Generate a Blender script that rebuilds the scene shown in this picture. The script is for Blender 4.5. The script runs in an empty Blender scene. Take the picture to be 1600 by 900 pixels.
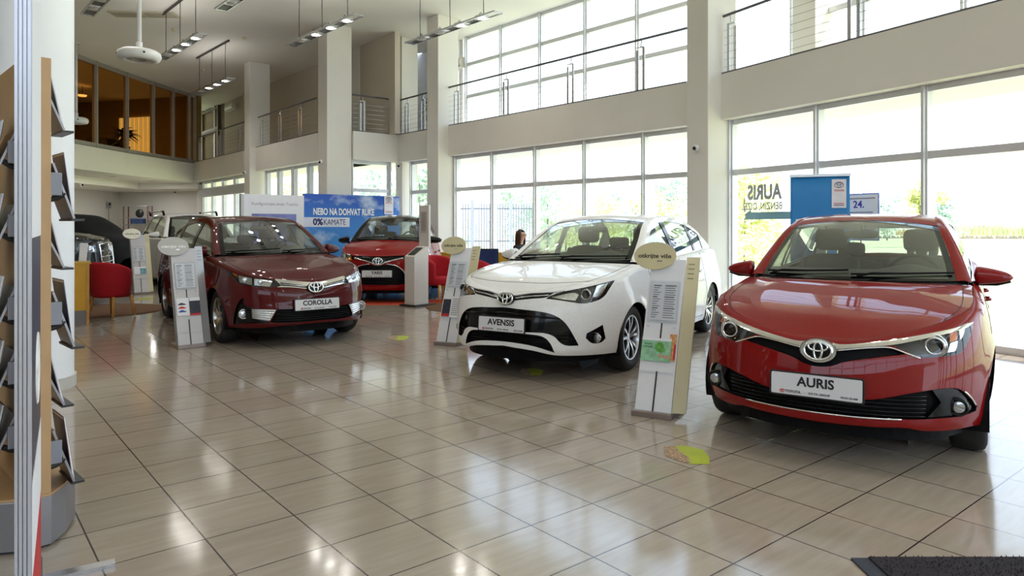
import bpy, bmesh, math, random
from math import sin, cos, pi, radians, sqrt, atan2
from mathutils import Vector, Matrix
from mathutils.geometry import delaunay_2d_cdt
random.seed(7)
SC = bpy.context.scene
COL = SC.collection

# ------------------------------------------------------------------ camera
EYE = 1.376
cam_d = bpy.data.cameras.new('camera')
cam = bpy.data.objects.new('camera', cam_d); COL.objects.link(cam)
cam.location = (0, 0, EYE); cam.rotation_euler = (radians(90), 0, 0)
cam_d.sensor_width = 36.0; cam_d.lens = 24.55; cam_d.shift_y = -0.06
cam_d.clip_start = 0.05; cam_d.clip_end = 900
SC.camera = cam

# ------------------------------------------------------------------ light
SC.view_settings.view_transform = 'Standard'
SC.view_settings.look = 'None'
SC.view_settings.gamma = 1.0
SC.view_settings.use_curve_mapping = False
SC.view_settings.exposure = -0.7
SC.cycles.use_denoising = True
SC.cycles.max_bounces = 10
SC.cycles.transparent_max_bounces = 24
SC.cycles.sample_clamp_indirect = 6.0
SC.cycles.caustics_reflective = False
SC.cycles.caustics_refractive = False

wd = bpy.data.worlds.new('sky'); SC.world = wd; wd.use_nodes = True
nt = wd.node_tree
bg = nt.nodes['Background']
tc = nt.nodes.new('ShaderNodeTexCoord'); sx = nt.nodes.new('ShaderNodeSeparateXYZ')
nt.links.new(tc.outputs['Generated'], sx.inputs[0])
rmp = nt.nodes.new('ShaderNodeValToRGB'); nt.links.new(sx.outputs['Z'], rmp.inputs[0])
rmp.color_ramp.elements[0].position = 0.0; rmp.color_ramp.elements[0].color = (0.86, 0.93, 1.0, 1)
rmp.color_ramp.elements[1].position = 0.55; rmp.color_ramp.elements[1].color = (0.55, 0.74, 1.0, 1)
nt.links.new(rmp.outputs[0], bg.inputs[0]); bg.inputs[1].default_value = 6.0

sun_d = bpy.data.lights.new('sun', 'SUN'); sun_d.energy = 11.0; sun_d.angle = radians(1.0); sun_d.color = (1.0, 0.95, 0.86)
sun = bpy.data.objects.new('sun', sun_d); COL.objects.link(sun)
sun.rotation_euler = (radians(38), 0, radians(75)); sun.location = (20, 20, 30)

# ------------------------------------------------------------------ materials
MATS = {}
def mat(name, col, rough=0.5, metal=0.0, var=0.06, scale=6.0, coat=0.0, spec=0.5, emit=None, estr=0.0, bump=0.0, bscale=80.0, alpha=None):
    if name in MATS: return MATS[name]
    m = bpy.data.materials.new(name); m.use_nodes = True
    n = m.node_tree.nodes; L = m.node_tree.links; b = n['Principled BSDF']
    c = (col[0], col[1], col[2], 1)
    if var > 0:
        t = n.new('ShaderNodeTexCoord'); ns = n.new('ShaderNodeTexNoise'); ns.inputs['Scale'].default_value = scale
        ns.inputs['Detail'].default_value = 3
        L.new(t.outputs['Object'], ns.inputs['Vector'])
        r = n.new('ShaderNodeValToRGB')
        r.color_ramp.elements[0].position = .3; r.color_ramp.elements[1].position = .7
        r.color_ramp.elements[0].color = tuple(x * (1 - var) for x in col) + (1,)
        r.color_ramp.elements[1].color = tuple(min(1, x * (1 + var)) for x in col) + (1,)
        L.new(ns.outputs['Fac'], r.inputs[0]); L.new(r.outputs[0], b.inputs['Base Color'])
        if bump > 0:
            n2 = n.new('ShaderNodeTexNoise'); n2.inputs['Scale'].default_value = bscale; n2.inputs['Detail'].default_value = 4
            L.new(t.outputs['Object'], n2.inputs['Vector'])
            bp = n.new('ShaderNodeBump'); bp.inputs['Strength'].default_value = bump; bp.inputs['Distance'].default_value = 0.01
            L.new(n2.outputs['Fac'], bp.inputs['Height']); L.new(bp.outputs[0], b.inputs['Normal'])
    else:
        b.inputs['Base Color'].default_value = c
    b.inputs['Roughness'].default_value = rough; b.inputs['Metallic'].default_value = metal
    b.inputs['Specular IOR Level'].default_value = spec
    b.inputs['Coat Weight'].default_value = coat; b.inputs['Coat Roughness'].default_value = 0.02
    if emit:
        b.inputs['Emission Color'].default_value = (emit[0], emit[1], emit[2], 1); b.inputs['Emission Strength'].default_value = estr
    MATS[name] = m; return m

def glass_mat(name, tint=(1, 1, 1), refl=0.08, rough=0.0, f0=1.0):
    """thin architectural glass: tinted see-through sheet with a Fresnel reflection"""
    if name in MATS: return MATS[name]
    m = bpy.data.materials.new(name); m.use_nodes = True
    n = m.node_tree.nodes; L = m.node_tree.links; n.clear()
    o = n.new('ShaderNodeOutputMaterial'); mx = n.new('ShaderNodeMixShader')
    tr = n.new('ShaderNodeBsdfTransparent'); tr.inputs[0].default_value = tuple(tint) + (1,)
    gl = n.new('ShaderNodeBsdfAnisotropic'); gl.inputs['Roughness'].default_value = rough; gl.inputs[0].default_value = (.95, .97, 1, 1)
    lw = n.new('ShaderNodeLayerWeight'); lw.inputs['Blend'].default_value = .5
    pw = n.new('ShaderNodeMath'); pw.operation = 'POWER'; pw.inputs[1].default_value = 4.0; L.new(lw.outputs['Facing'], pw.inputs[0])
    ml = n.new('ShaderNodeMath'); ml.operation = 'MULTIPLY_ADD'; ml.inputs[1].default_value = .75 * f0; ml.inputs[2].default_value = .045 * f0; ml.use_clamp = True
    L.new(pw.outputs[0], ml.inputs[0]); L.new(ml.outputs[0], mx.inputs[0])
    L.new(tr.outputs[0], mx.inputs[1]); L.new(gl.outputs[0], mx.inputs[2]); L.new(mx.outputs[0], o.inputs[0])
    MATS[name] = m; return m

def lin(r, g, b):
    f = lambda c: (c / 255 / 12.92) if c / 255 <= .04045 else ((c / 255 + .055) / 1.055) ** 2.4
    return (f(r), f(g), f(b))

# ------------------------------------------------------------------ object helpers
def tag(o, label=None, cat=None, group=None, kind=None):
    if label: o['label'] = label
    if cat: o['category'] = cat
    if group: o['group'] = group
    if kind: o['kind'] = kind
    return o
def empty(name, loc=(0, 0, 0), rz=0.0, label=None, cat=None, group=None, scale=1.0):
    o = bpy.data.objects.new(name, None); COL.objects.link(o)
    o.location = loc; o.rotation_euler = (0, 0, rz); o.scale = (scale,) * 3
    o.empty_display_size = .1
    return tag(o, label, cat, group)
def copy_tree(o, parent=None):
    c = o.copy(); COL.objects.link(c)
    if parent is not None:
        c.parent = parent; c.matrix_parent_inverse = o.matrix_parent_inverse.copy()
    for ch in list(o.children): copy_tree(ch, c)
    return c

class MB:
    """collects shapes and links them as ONE mesh object"""
    def __init__(s): s.v = []; s.f = []; s.n = None
    def add(s, vs, fs):
        k = len(s.v); s.v += [tuple(p) for p in vs]; s.f += [tuple(i + k for i in f) for f in fs]; return s
    def box(s, c, d, rz=0.0, M=None):
        x, y, z = d[0] / 2, d[1] / 2, d[2] / 2
        vs = [Vector((sx_ * x, sy_ * y, sz_ * z)) for sz_ in (-1, 1) for sx_, sy_ in ((-1, -1), (1, -1), (1, 1), (-1, 1))]
        R = M if M is not None else Matrix.Rotation(rz, 3, 'Z')
        vs = [R @ p + Vector(c) for p in vs]
        return s.add(vs, [(3, 2, 1, 0), (4, 5, 6, 7), (0, 1, 5, 4), (1, 2, 6, 5), (2, 3, 7, 6), (3, 0, 4, 7)])
    def prism(s, poly, z0, z1):
        n = len(poly); a = sum(poly[i][0] * poly[(i + 1) % n][1] - poly[(i + 1) % n][0] * poly[i][1] for i in range(n))
        if a < 0: poly = poly[::-1]
        vs = [(p[0], p[1], z0) for p in poly] + [(p[0], p[1], z1) for p in poly]
        fs = [tuple(range(n - 1, -1, -1)), tuple(range(n, 2 * n))] + [(i, (i + 1) % n, n + (i + 1) % n, n + i) for i in range(n)]
        return s.add(vs, fs)
    def tube(s, pts, r, seg=8, closed=False, cap=True, flat=1.0):
        pts = [Vector(p) for p in pts]; n = len(pts); rings = []
        rr = r if hasattr(r, '__len__') else [r] * n
        up = Vector((0, 0, 1))
        for i, p in enumerate(pts):
            a = pts[i - 1] if (i > 0 or closed) else p; b = pts[(i + 1) % n] if (i < n - 1 or closed) else p
            t = (b - a).normalized()
            u = t.cross(up)
            if u.length < 1e-3: u = t.cross(Vector((0, 1, 0)))
            u.normalize(); w = u.cross(t)
            rings.append([p + (u * cos(2 * pi * k / seg) + w * flat * sin(2 * pi * k / seg)) * rr[i] for k in range(seg)])
        vs = [q for R in rings for q in R]; fs = []
        m = n if closed else n - 1
        for i in range(m):
            j = (i + 1) % n
            for k in range(seg):
                l = (k + 1) % seg; fs.append((i * seg + k, i * seg + l, j * seg + l, j * seg + k))
        if cap and not closed:
            fs.append(tuple(range(seg - 1, -1, -1))); fs.append(tuple((n - 1) * seg + k for k in range(seg)))
        return s.add(vs, fs)
    def lathe(s, prof, seg=32, M=None, arc=(0, 2 * pi)):
        full = abs(arc[1] - arc[0] - 2 * pi) < 1e-6; c = seg if full else seg + 1
        vs = []; fs = []
        for r, z in prof:
            for k in range(c):
                a = arc[0] + (arc[1] - arc[0]) * k / seg; p = Vector((r * cos(a), r * sin(a), z)); vs.append(M @ p if M is not None else p)
        for i in range(len(prof) - 1):
            for k in range(seg):
                l = (k + 1) % c; fs.append((i * c + k, i * c + l, (i + 1) * c + l, (i + 1) * c + k))
        return s.add(vs, fs)
    def grid(s, fn, nu, nv, flip=False):
        vs = [fn(i / nu, j / nv) for j in range(nv + 1) for i in range(nu + 1)]
        fs = []
        for j in range(nv):
            for i in range(nu):
                q = (j * (nu + 1) + i, j * (nu + 1) + i + 1, (j + 1) * (nu + 1) + i + 1, (j + 1) * (nu + 1) + i)
                fs.append(q[::-1] if flip else q)
        return s.add(vs, fs)
    def build(s, name, m, parent=None, smooth=False, angle=None, bevel=0.0, solid=0.0, sub=0, clean=False):
        me = bpy.data.meshes.new(name); me.from_pydata(s.v, [], s.f); me.validate(); me.update()
        if clean:
            bm = bmesh.new(); bm.from_mesh(me); bmesh.ops.remove_doubles(bm, verts=bm.verts, dist=1e-5)
            bmesh.ops.recalc_face_normals(bm, faces=bm.faces); bm.to_mesh(me); bm.free()
        for mm in (m if isinstance(m, (list, tuple)) else [m]): me.materials.append(mm)
        o = bpy.data.objects.new(name, me); COL.objects.link(o)
        if parent is not None: o.parent = parent
        if smooth or angle:
            me.polygons.foreach_set('use_smooth', [True] * len(me.polygons))
            if angle: me.set_sharp_from_angle(angle=radians(angle))
        if solid: md = o.modifiers.new('solid', 'SOLIDIFY'); md.thickness = solid; md.offset = -1
        if bevel: md = o.modifiers.new('bevel', 'BEVEL'); md.width = bevel; md.segments = 2; md.limit_method = 'ANGLE'
        if sub: md = o.modifiers.new('sub', 'SUBSURF'); md.levels = sub; md.render_levels = sub
        return o
def arc_pts(cx, cy, r, a0, a1, n): return [(cx + r * cos(a0 + (a1 - a0) * i / n), cy + r * sin(a0 + (a1 - a0) * i / n)) for i in range(n + 1)]
def rrect(w, h, r, n=4, cx=0, cy=0):
    p = []
    for sx_, sy_, a in ((1, 1, 0), (-1, 1, pi / 2), (-1, -1, pi), (1, -1, 1.5 * pi)):
        p += arc_pts(cx + sx_ * (w / 2 - r), cy + sy_ * (h / 2 - r), r, a, a + pi / 2, n)
    return p
FONT = None
def text_mesh(body, size, bold=0.0, width=None, align='CENTER', extrude=0.0008):
    """lettering as a mesh in the local XY plane -> (verts, faces)"""
    cu = bpy.data.curves.new('lettering', 'FONT'); cu.body = body; cu.size = size; cu.align_x = align; cu.align_y = 'CENTER'
    cu.extrude = extrude; cu.offset = bold; cu.resolution_u = 3
    o = bpy.data.objects.new('lettering', cu); COL.objects.link(o)
    dg = bpy.context.evaluated_depsgraph_get(); me = bpy.data.meshes.new_from_object(o.evaluated_get(dg))
    vs = [v.co.copy() for v in me.vertices]; fs = [tuple(p.vertices) for p in me.polygons]
    bpy.data.objects.remove(o); bpy.data.curves.remove(cu); bpy.data.meshes.remove(me)
    if width and vs:
        x0 = min(v.x for v in vs); x1 = max(v.x for v in vs); k = width / (x1 - x0)
        for v in vs: v.x *= k
    return vs, fs
def text_obj(name, body, size, m, parent, M, bold=0.0, width=None, align='CENTER'):
    vs, fs = text_mesh(body, size, bold, width, align)
    b = MB(); b.add([M @ v for v in vs], fs)
    return b.build(name, m, parent)
def frame_M(o, x, y):
    """4x4 from origin, local x axis and local y axis"""
    x = Vector(x).normalized(); y = Vector(y).normalized(); z = x.cross(y)
    M = Matrix.Identity(4)
    for i in range(3): M[i][0] = x[i]; M[i][1] = y[i]; M[i][2] = z[i]; M[i][3] = o[i]
    return M
def at_floor(px, py):
    D = EYE * 1091 / (py - 354.0); return Vector(((px - 800) / 1091 * D, D, 0))
def at(px, py, D): return Vector(((px - 800) / 1091 * D, D, EYE + (354.0 - py) / 1091 * D))
# ------------------------------------------------------------------ building
M_WALL = mat('plaster_white', lin(232, 228, 218), .65, var=.015, scale=2)
M_WALLB = mat('plaster_pale_blue', lin(246, 248, 253), .6, var=.015, scale=2)
M_CEIL = mat('ceiling_paint', lin(240, 236, 228), .8, var=.015, scale=1.5)
M_ALU = mat('window_aluminium', lin(222, 223, 225), .4, .3, var=.03)
M_STEEL = mat('brushed_steel', lin(200, 202, 205), .25, .9, var=.05, scale=20)
M_DKALU = mat('dark_aluminium', lin(105, 104, 104), .4, .5, var=.05)
M_GLASS = glass_mat('window_glass', (.97, .985, .98))
M_BROWNGLASS = glass_mat('tinted_office_glass', lin(216, 176, 108), f0=.35)
M_BLACK = mat('black_plastic', (.012, .012, .013), .4, var=.1)
M_WHITE = mat('white_plastic', lin(238, 238, 236), .35, var=.02)

def floor_mat():
    m = bpy.data.materials.new('floor_tiles'); m.use_nodes = True
    n = m.node_tree.nodes; L = m.node_tree.links; b = n['Principled BSDF']
    t = n.new('ShaderNodeTexCoord'); mp = n.new('ShaderNodeMapping'); mp.vector_type = 'TEXTURE'
    mp.inputs['Location'].default_value = (-.786, 3.018, 0); mp.inputs['Rotation'].default_value = (0, 0, .6859); mp.inputs['Scale'].default_value = (.4005, .4, .4)
    L.new(t.outputs['Object'], mp.inputs[0])
    sp = n.new('ShaderNodeSeparateXYZ'); L.new(mp.outputs[0], sp.inputs[0])
    def M_(op, a, bb=None, cl=False):
        x = n.new('ShaderNodeMath'); x.operation = op; x.use_clamp = cl
        for i, q in enumerate((a, bb)):
            if q is None: continue
            if isinstance(q, (int, float)): x.inputs[i].default_value = q
            else: L.new(q, x.inputs[i])
        return x.outputs[0]
    def edge(c):
        f = M_('FRACT', c); d = M_('MINIMUM', f, M_('SUBTRACT', 1.0, f)); return d
    d = M_('MINIMUM', edge(sp.outputs[0]), edge(sp.outputs[1]))
    g = M_('MULTIPLY', M_('SUBTRACT', d, .0078), 500.0, True)          # 0 in the joint, 1 on the tile
    fl = n.new('ShaderNodeVectorMath'); fl.operation = 'FLOOR'; L.new(mp.outputs[0], fl.inputs[0])
    wn = n.new('ShaderNodeTexWhiteNoise'); L.new(fl.outputs[0], wn.inputs['Vector'])
    # streaks running along one tile axis
    mp2 = n.new('ShaderNodeMapping'); mp2.inputs['Scale'].default_value = (.9, 7, 1); L.new(mp.outputs[0], mp2.inputs[0])
    ad = n.new('ShaderNodeVectorMath'); ad.operation = 'ADD'; L.new(mp2.outputs[0], ad.inputs[0]); L.new(wn.outputs['Color'], ad.inputs[1])
    st = n.new('ShaderNodeTexNoise'); st.inputs['Scale'].default_value = 1.4; st.inputs['Detail'].default_value = 5; L.new(ad.outputs[0], st.inputs['Vector'])
    r = n.new('ShaderNodeValToRGB'); L.new(st.outputs['Fac'], r.inputs[0])
    r.color_ramp.elements[0].position = .3; r.color_ramp.elements[1].position = .72
    r.color_ramp.elements[0].color = lin(168, 154, 140) + (1,); r.color_ramp.elements[1].color = lin(180, 167, 153) + (1,)
    hs = n.new('ShaderNodeHueSaturation'); L.new(r.outputs[0], hs.inputs['Color'])
    L.new(M_('ADD', .96, M_('MULTIPLY', wn.outputs['Value'], .08)), hs.inputs['Value'])
    mx = n.new('ShaderNodeMix'); mx.data_type = 'RGBA'; L.new(g, mx.inputs['Factor'])
    mx.inputs['A'].default_value = lin(52, 40, 36) + (1,); L.new(hs.outputs[0], mx.inputs['B'])
    L.new(mx.outputs['Result'], b.inputs['Base Color'])
    sm = n.new('ShaderNodeTexNoise'); sm.inputs['Scale'].default_value = 2.2; sm.inputs['Detail'].default_value = 6; sm.inputs['Distortion'].default_value = 1.2
    L.new(ad.outputs[0], sm.inputs['Vector'])
    L.new(M_('ADD', .05, M_('MULTIPLY', sm.outputs['Fac'], .13)), b.inputs['Roughness'])
    b.inputs['Specular IOR Level'].default_value = .85
    bp = n.new('ShaderNodeBump'); bp.inputs['Strength'].default_value = .22; bp.inputs['Distance'].default_value = .0015
    wv = n.new('ShaderNodeTexNoise'); wv.inputs['Scale'].default_value = 1.1; wv.inputs['Detail'].default_value = 1; L.new(mp.outputs[0], wv.inputs['Vector'])
    L.new(M_('ADD', g, M_('ADD', M_('MULTIPLY', wv.outputs['Fac'], 2.0), M_('MULTIPLY', st.outputs['Fac'], .05))), bp.inputs['Height'])
    L.new(bp.outputs[0], b.inputs['Normal'])
    return m
M_FLOOR = floor_mat()

def V2(a): return Vector((a[0], a[1]))
AR = V2((3.2, 11.07)); uR = V2((.47, -.883)).normalized(); nR = V2((.883, .47)).normalized()
AL = V2((2.88, 11.56)); uL = V2((-.665, .747)).normalized(); nL = V2((.747, .665)).normalized()
AB = V2((-4.94, 17.74)); uB = V2((-.64, .768)).normalized(); nB = V2((.768, .64)).normalized()
ZS0, ZS1, ZC = 3.05, 3.76, 6.35
def pt(A, u, n, s, e): return A + u * s + n * e
def struct(o): o['kind'] = 'structure'; return o

# outline of the glass facade on the floor
CQ = V2((-2.97, 18.2)); CP = V2((-3.95, 17.4))
RB = pt(AR, uR, nR, 19, .25)                         # far end of the right bay, behind the camera
outl = [pt(AR, uR, nR, 19, .4), pt(AR, uR, nR, -.2, .4), pt(AL, uL, nL, 9.3, .4), pt(AB, uB, nB, 0.2, 1.3), pt(AB, uB, nB, 11.2, .5), V2((-19, 33)), V2((-19, -8)), V2((9, -8))]
struct(MB().prism(outl, -.25, 0).build('floor', M_FLOOR))
ceil_poly = [pt(AR, uR, nR, 19, 1.75), pt(AR, uR, nR, -.5, 1.75), pt(AL, uL, nL, 9.5, 1.75), pt(AB, uB, nB, 2, 2.4), pt(AB, uB, nB, 18, 1.9), V2((-19, 36)), V2((-19, -8)), V2((12, -8))]
struct(MB().prism(ceil_poly, ZC, ZC + .3).build('ceiling', M_CEIL))
# walls out of the picture that close the hall
struct(MB().box((-3, -8.1, 3.4), (32, .2, .7)).build('wall_front', M_WALL))
struct(MB().box((-15, -8.1, 3.1), (9, .2, 6.6)).build('wall_front', M_WALL))
struct(MB().box((-19.1, 12.5, 3.1), (.2, 41, 6.6)).build('wall_left', M_WALL))

# mezzanine edges: white upstand bands with the gallery floor behind
def slab(name, quad, z0=ZS0, z1=ZS1):
    o = struct(MB().prism(quad, z0, z1).build(name, M_WALL)); return o
def q(A, u, n, s0, s1, e0, e1): return [pt(A, u, n, s0, e0), pt(A, u, n, s1, e0), pt(A, u, n, s1, e1), pt(A, u, n, s0, e1)]
slab('mezzanine_slab', q(AR, uR, nR, -.05, 19, 0, 1.62))
slab('mezzanine_slab', [pt(AL, uL, nL, -.2, 0), CQ, CQ + nL * 1.62, pt(AL, uL, nL, -.2, 1.62)])
slab('mezzanine_slab', [CQ, CP, CP + uL * 2.6, CQ + uL * 2.6 + nL * 1.62, CQ + nL * 1.62])
slab('mezzanine_slab', q(AB, uB, nB, -.02, 11.05, 0, 1.62))
# thin dark capping strip on each band
def capping(p0, p1):
    d = (p1 - p0); L_ = d.length; c = (p0 + p1) / 2
    MB().box((c.x, c.y, ZS1 + .012), (L_, .05, .024), atan2(d.y, d.x)).build('trim_%d' % (len([o for o in COL.objects if o.name.startswith('trim')]) + 1), M_DKALU)['kind'] = 'structure'
capping(pt(AR, uR, nR, 0, .03), pt(AR, uR, nR, 19, .03)); capping(pt(AL, uL, nL, 0, .03), CQ + nL * .03)
capping(CQ + uL * .03, CP + uL * .03); capping(pt(AB, uB, nB, 0, .03), pt(AB, uB, nB, 11, .03))

# columns
def column(poly, z1=ZC):
    return struct(MB().prism([V2(p) for p in poly], 0, z1).build('column', M_WALL, bevel=.012))
def colrect(p, u, n, a, b): p = V2(p); return [p, p + u * a, p + u * a + n * b, p + n * b]
column([(2.81, 11.23), (3.03, 10.80), (3.56, 11.08), (3.34, 11.52)])
column(colrect((-1.73, 16.335), uL, nL, .455, .6))
column(colrect((-4.51, 17.02), uB, nB, .51, .66))
column(colrect((-2.88, 18.25), uL, nL, .3, .5))
column(colrect((-7.89, 21.0), uB, nB, .47, .62))
# outer piers at the upper facade
for A, u, n, s, w in ((AR, uR, nR, .55, .42), (AL, uL, nL, 8.1, .45)):
    struct(MB().prism(q(A, u, n, s, s + w, 1.15, 1.6), ZS1, ZC).build('column', M_WALL))

# window walls: frames of aluminium profiles with single panes
NW = [0]
def window(A, u, n, e, posts, rails, z0, z1, wp=.075, dp=.12, glass=M_GLASS, metal=None, sill=True):
    NW[0] += 1; metal = metal or M_ALU
    ang = atan2(u.y, u.x); fr = MB(); s0, s1 = posts[0], posts[-1]
    for s in posts:
        c = pt(A, u, n, s, e); fr.box((c.x, c.y, (z0 + z1) / 2), (wp, dp, z1 - z0), ang)
        c = pt(A, u, n, s, e - dp * .62); fr.box((c.x, c.y, (z0 + z1) / 2), (wp * .45, dp * .5, z1 - z0), ang)
    for i, z in enumerate([z0 + .04] + list(rails) + [z1 - .035]):
        c = pt(A, u, n, (s0 + s1) / 2, e); fr.box((c.x, c.y, z), (s1 - s0, dp * .8, .09 if 0 < i <= len(rails) else .08), ang)
    o = struct(fr.build('window_%d' % NW[0], metal))
    lv = [z0 + .04] + list(rails) + [z1 - .035]
    for a, b in zip(posts[:-1], posts[1:]):
        for za, zb in zip(lv[:-1], lv[1:]):
            c0, c1 = pt(A, u, n, a + wp / 2, e), pt(A, u, n, b - wp / 2, e)
            g = MB().add([(c0.x, c0.y, za + .04), (c1.x, c1.y, za + .04), (c1.x, c1.y, zb - .04), (c0.x, c0.y, zb - .04)], [(0, 1, 2, 3)])
            g.build('window_pane', glass, o)
    return o
R_POSTS = [.17, 1.75, 3.25, 4.8, 6.3, 7.85, 9.4, 11, 12.6, 14.2, 15.8, 17.4, 19]
window(AR, uR, nR, .25, R_POSTS, [2.225], 0, ZS0)
window(AL, uL, nL, .28, [-.3, 1.05, 2.47, 3.86, 5.25, 6.6], [2.26], 0, ZS0)
window(AL, uL, nL, .28, [7.35, 8.5], [2.26], 0, ZS0)
window(CQ, (CP - CQ).normalized(), uL, .25, [.12, 1.2], [2.3], 0, ZS0)
window(AB, uB, nB, .28, [.1, 1.05, 2.1, 3.15, 4.1], [], 0, ZS0, wp=.1)
struct(MB().box((-1, -8.1, ZS0 / 2), (20, .2, ZS0)).build('wall_front', M_WALL))
window(V2((-10.5, -8.1)), V2((1, 0)), V2((0, -1)), 0, [1.9 * k for k in range(11)], [5.2], ZS1, ZC)
# upper gallery windows
window(AR, uR, nR, 1.5, [.3, 1.55, 3.0, 4.5, 6.0, 7.5, 9.0, 10.5, 12, 13.5, 15, 16.5, 18], [4.75, 5.62], ZS1, ZC, wp=.09)
window(AL, uL, nL, 1.5, [.7, 2.15, 3.56, 4.98, 6.37, 7.76], [4.78, 5.62], ZS1, ZC, wp=.09)
# solid walls behind the gallery in the far bays
M_SHADE = mat('plaster_shaded', lin(206, 196, 178), .75, var=.02, scale=2)  # white wall with the gallery's shade put into its colour
def wallseg(name, p0, p1, z0, z1, th=.15, m=None):
    d = p1 - p0; c = (p0 + p1) / 2; return struct(MB().box((c.x, c.y, (z0 + z1) / 2), (d.length, th, z1 - z0), atan2(d.y, d.x)).build(name, m or M_WALL))
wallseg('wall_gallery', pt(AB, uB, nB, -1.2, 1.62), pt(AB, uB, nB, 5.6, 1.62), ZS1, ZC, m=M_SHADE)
wallseg('wall_gallery', CQ + uL * 2.3 + nL * 1.7, CQ + uL * 2.3 - nL * .9, ZS1, ZC)
wallseg('wall_gallery', CQ + uL * 1.6 - nL * .15, CQ + uL * 2.3 - nL * .15, ZS1, ZC)
wallseg('wall_gallery', pt(AL, uL, nL, 8.0, 1.6), CQ + uL * 2.3 + nL * 1.6, ZS1, ZC, m=M_WALLB)
# bay with the entrance at the far end
s4 = 5.65
window(AB, uB, nB, .3, [s4 + .1, s4 + 1.35, s4 + 2.55, s4 + 3.75, s4 + 4.8], [2.75], 0, ZS0 - .02, wp=.1)
o = wallseg('trim_9', pt(AB, uB, nB, s4, .16), pt(AB, uB, nB, s4 + 4.9, .16), 2.45, 2.72, .14, mat('grey_fascia', lin(190, 190, 188), .5))
wallseg('wall_facade', pt(AB, uB, nB, s4 + 4.8, .3), V2((-11.2, 28.0)), 0, ZS0)
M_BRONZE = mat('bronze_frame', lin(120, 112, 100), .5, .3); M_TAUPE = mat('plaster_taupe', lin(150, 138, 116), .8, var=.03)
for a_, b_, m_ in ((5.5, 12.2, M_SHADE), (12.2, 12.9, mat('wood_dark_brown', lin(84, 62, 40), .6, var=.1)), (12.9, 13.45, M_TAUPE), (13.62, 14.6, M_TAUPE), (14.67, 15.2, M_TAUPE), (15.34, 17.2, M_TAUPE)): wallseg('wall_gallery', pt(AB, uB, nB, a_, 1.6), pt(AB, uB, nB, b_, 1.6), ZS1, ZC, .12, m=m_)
slab('mezzanine_slab', q(AB, uB, nB, 11.2, 17.3, .5, 1.62))
NW[0] += 1; fr = MB()
for s_ in (7.2, 7.5, 9.3, 10.9): c_ = pt(AB, uB, nB, s4 + s_, 1.5); fr.box((c_.x, c_.y, (ZS1 + ZC) / 2), (.12, .1, ZC - ZS1), atan2(uB.y, uB.x))
for z_ in (ZS1 + .05, 5.3, 5.42, ZC - .1): c_ = pt(AB, uB, nB, s4 + 9.1, 1.5); fr.box((c_.x, c_.y, z_), (3.6, .09, .1), atan2(uB.y, uB.x))
struct(fr.build('window_%d' % NW[0], M_BRONZE))

# rear office block above the back of the hall: slightly curved slab edge, tinted curtain wall
rear = [V2(p) for p in ((-12.2, 8.5), (-12.45, 13), (-12.5, 17), (-12.46, 19.9), (-12.36, 22.3), (-12.12, 24.9), (-11.85, 26.35))]
struct(MB().prism(rear + [V2((-14.2, 26.6)), V2((-14.2, 8.5))], ZS0 - .02, ZS1 - .02).build('mezzanine_slab', M_WALL))
struct(MB().prism([V2((-14.2, 8.5)), V2((-14.2, 26.6)), V2((-11.85, 26.35)), V2((-11.6, 28.2)), V2((-19, 30)), V2((-19, 8.5))], 2.8, 2.98).build('wall_soffit', M_WALL))
struct(MB().prism([V2((-14.2, 8.5)), V2((-14.2, 26.6)), V2((-19, 30)), V2((-19, 8.5))], ZS1 - .3, ZS1 - .02).build('office_slab', mat('office_carpet', lin(92, 76, 56), .9)))
struct(MB().prism([V2((-14.2, 8.5)), V2((-14.2, 26.6)), V2((-14.35, 26.7)), V2((-14.35, 8.5))], 2.985, ZS1 - .3).build('wall_downstand', M_WALL))
M_OFFICE = mat('office_wall_ochre', lin(150, 122, 70), .8, var=.08, scale=1.0)
wallseg('wall_rear', V2((-16.6, 8.6)), V2((-16.6, 29.4)), 0, 2.8, .2)
wallseg('wall_rear', V2((-16.6, 29.4)), V2((-11.2, 28.0)), 0, ZS1, .2)
wallseg('wall_soffit', V2((-14.2, 26.6)), V2((-11.9, 26.45)), 2.8, ZS1 - .05, .2)
wallseg('wall_office', V2((-17.6, 8.6)), V2((-17.6, 29.4)), ZS1, ZC, .2, M_OFFICE)
wallseg('wall_office', V2((-17.6, 28.2)), V2((-11.9, 26.6)), ZS1, ZC, .2, M_OFFICE)
wallseg('trim_10', V2((-12.35, 27.6)), V2((-12.1, 27.5)), 0, 2.8, .3)
glz = MB(); fr = MB()
DY = [8.6, 10, 11.4, 12.8, 14.2, 15.6, 17.0, 18.35, 19.7, 21.0, 22.55, 23.95, 25.1, 26.0, 26.3]
def rear_x(y):
    for a, b in zip(rear[:-1], rear[1:]):
        if a.y <= y <= b.y: return a.x + (b.x - a.x) * (y - a.y) / (b.y - a.y)
    return -12.2
NW[0] += 1
for y in DY: fr.box((rear_x(y) - .12, y, (ZS1 + ZC) / 2), (.14, .085, ZC - ZS1))
for y0, y1 in zip(DY[:-1], DY[1:]):
    x0, x1 = rear_x(y0) - .12, rear_x(y1) - .12
    for z in (ZS1 + .06, ZC - .07):
        fr.box(((x0 + x1) / 2, (y0 + y1) / 2, z), (.12, sqrt((y1 - y0) ** 2 + (x1 - x0) ** 2), .12), -atan2(x1 - x0, y1 - y0))
fo = struct(fr.build('window_%d' % NW[0], mat('office_frame', lin(176, 172, 164), .45, .3)))
for y0, y1 in zip(DY[:-1], DY[1:]):
    x0, x1 = rear_x(y0) - .12, rear_x(y1) - .12
    MB().add([(x0, y0, ZS1), (x1, y1, ZS1), (x1, y1, ZC), (x0, y0, ZC)], [(0, 1, 2, 3)]).build('window_pane', M_BROWNGLASS, fo)
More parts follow.
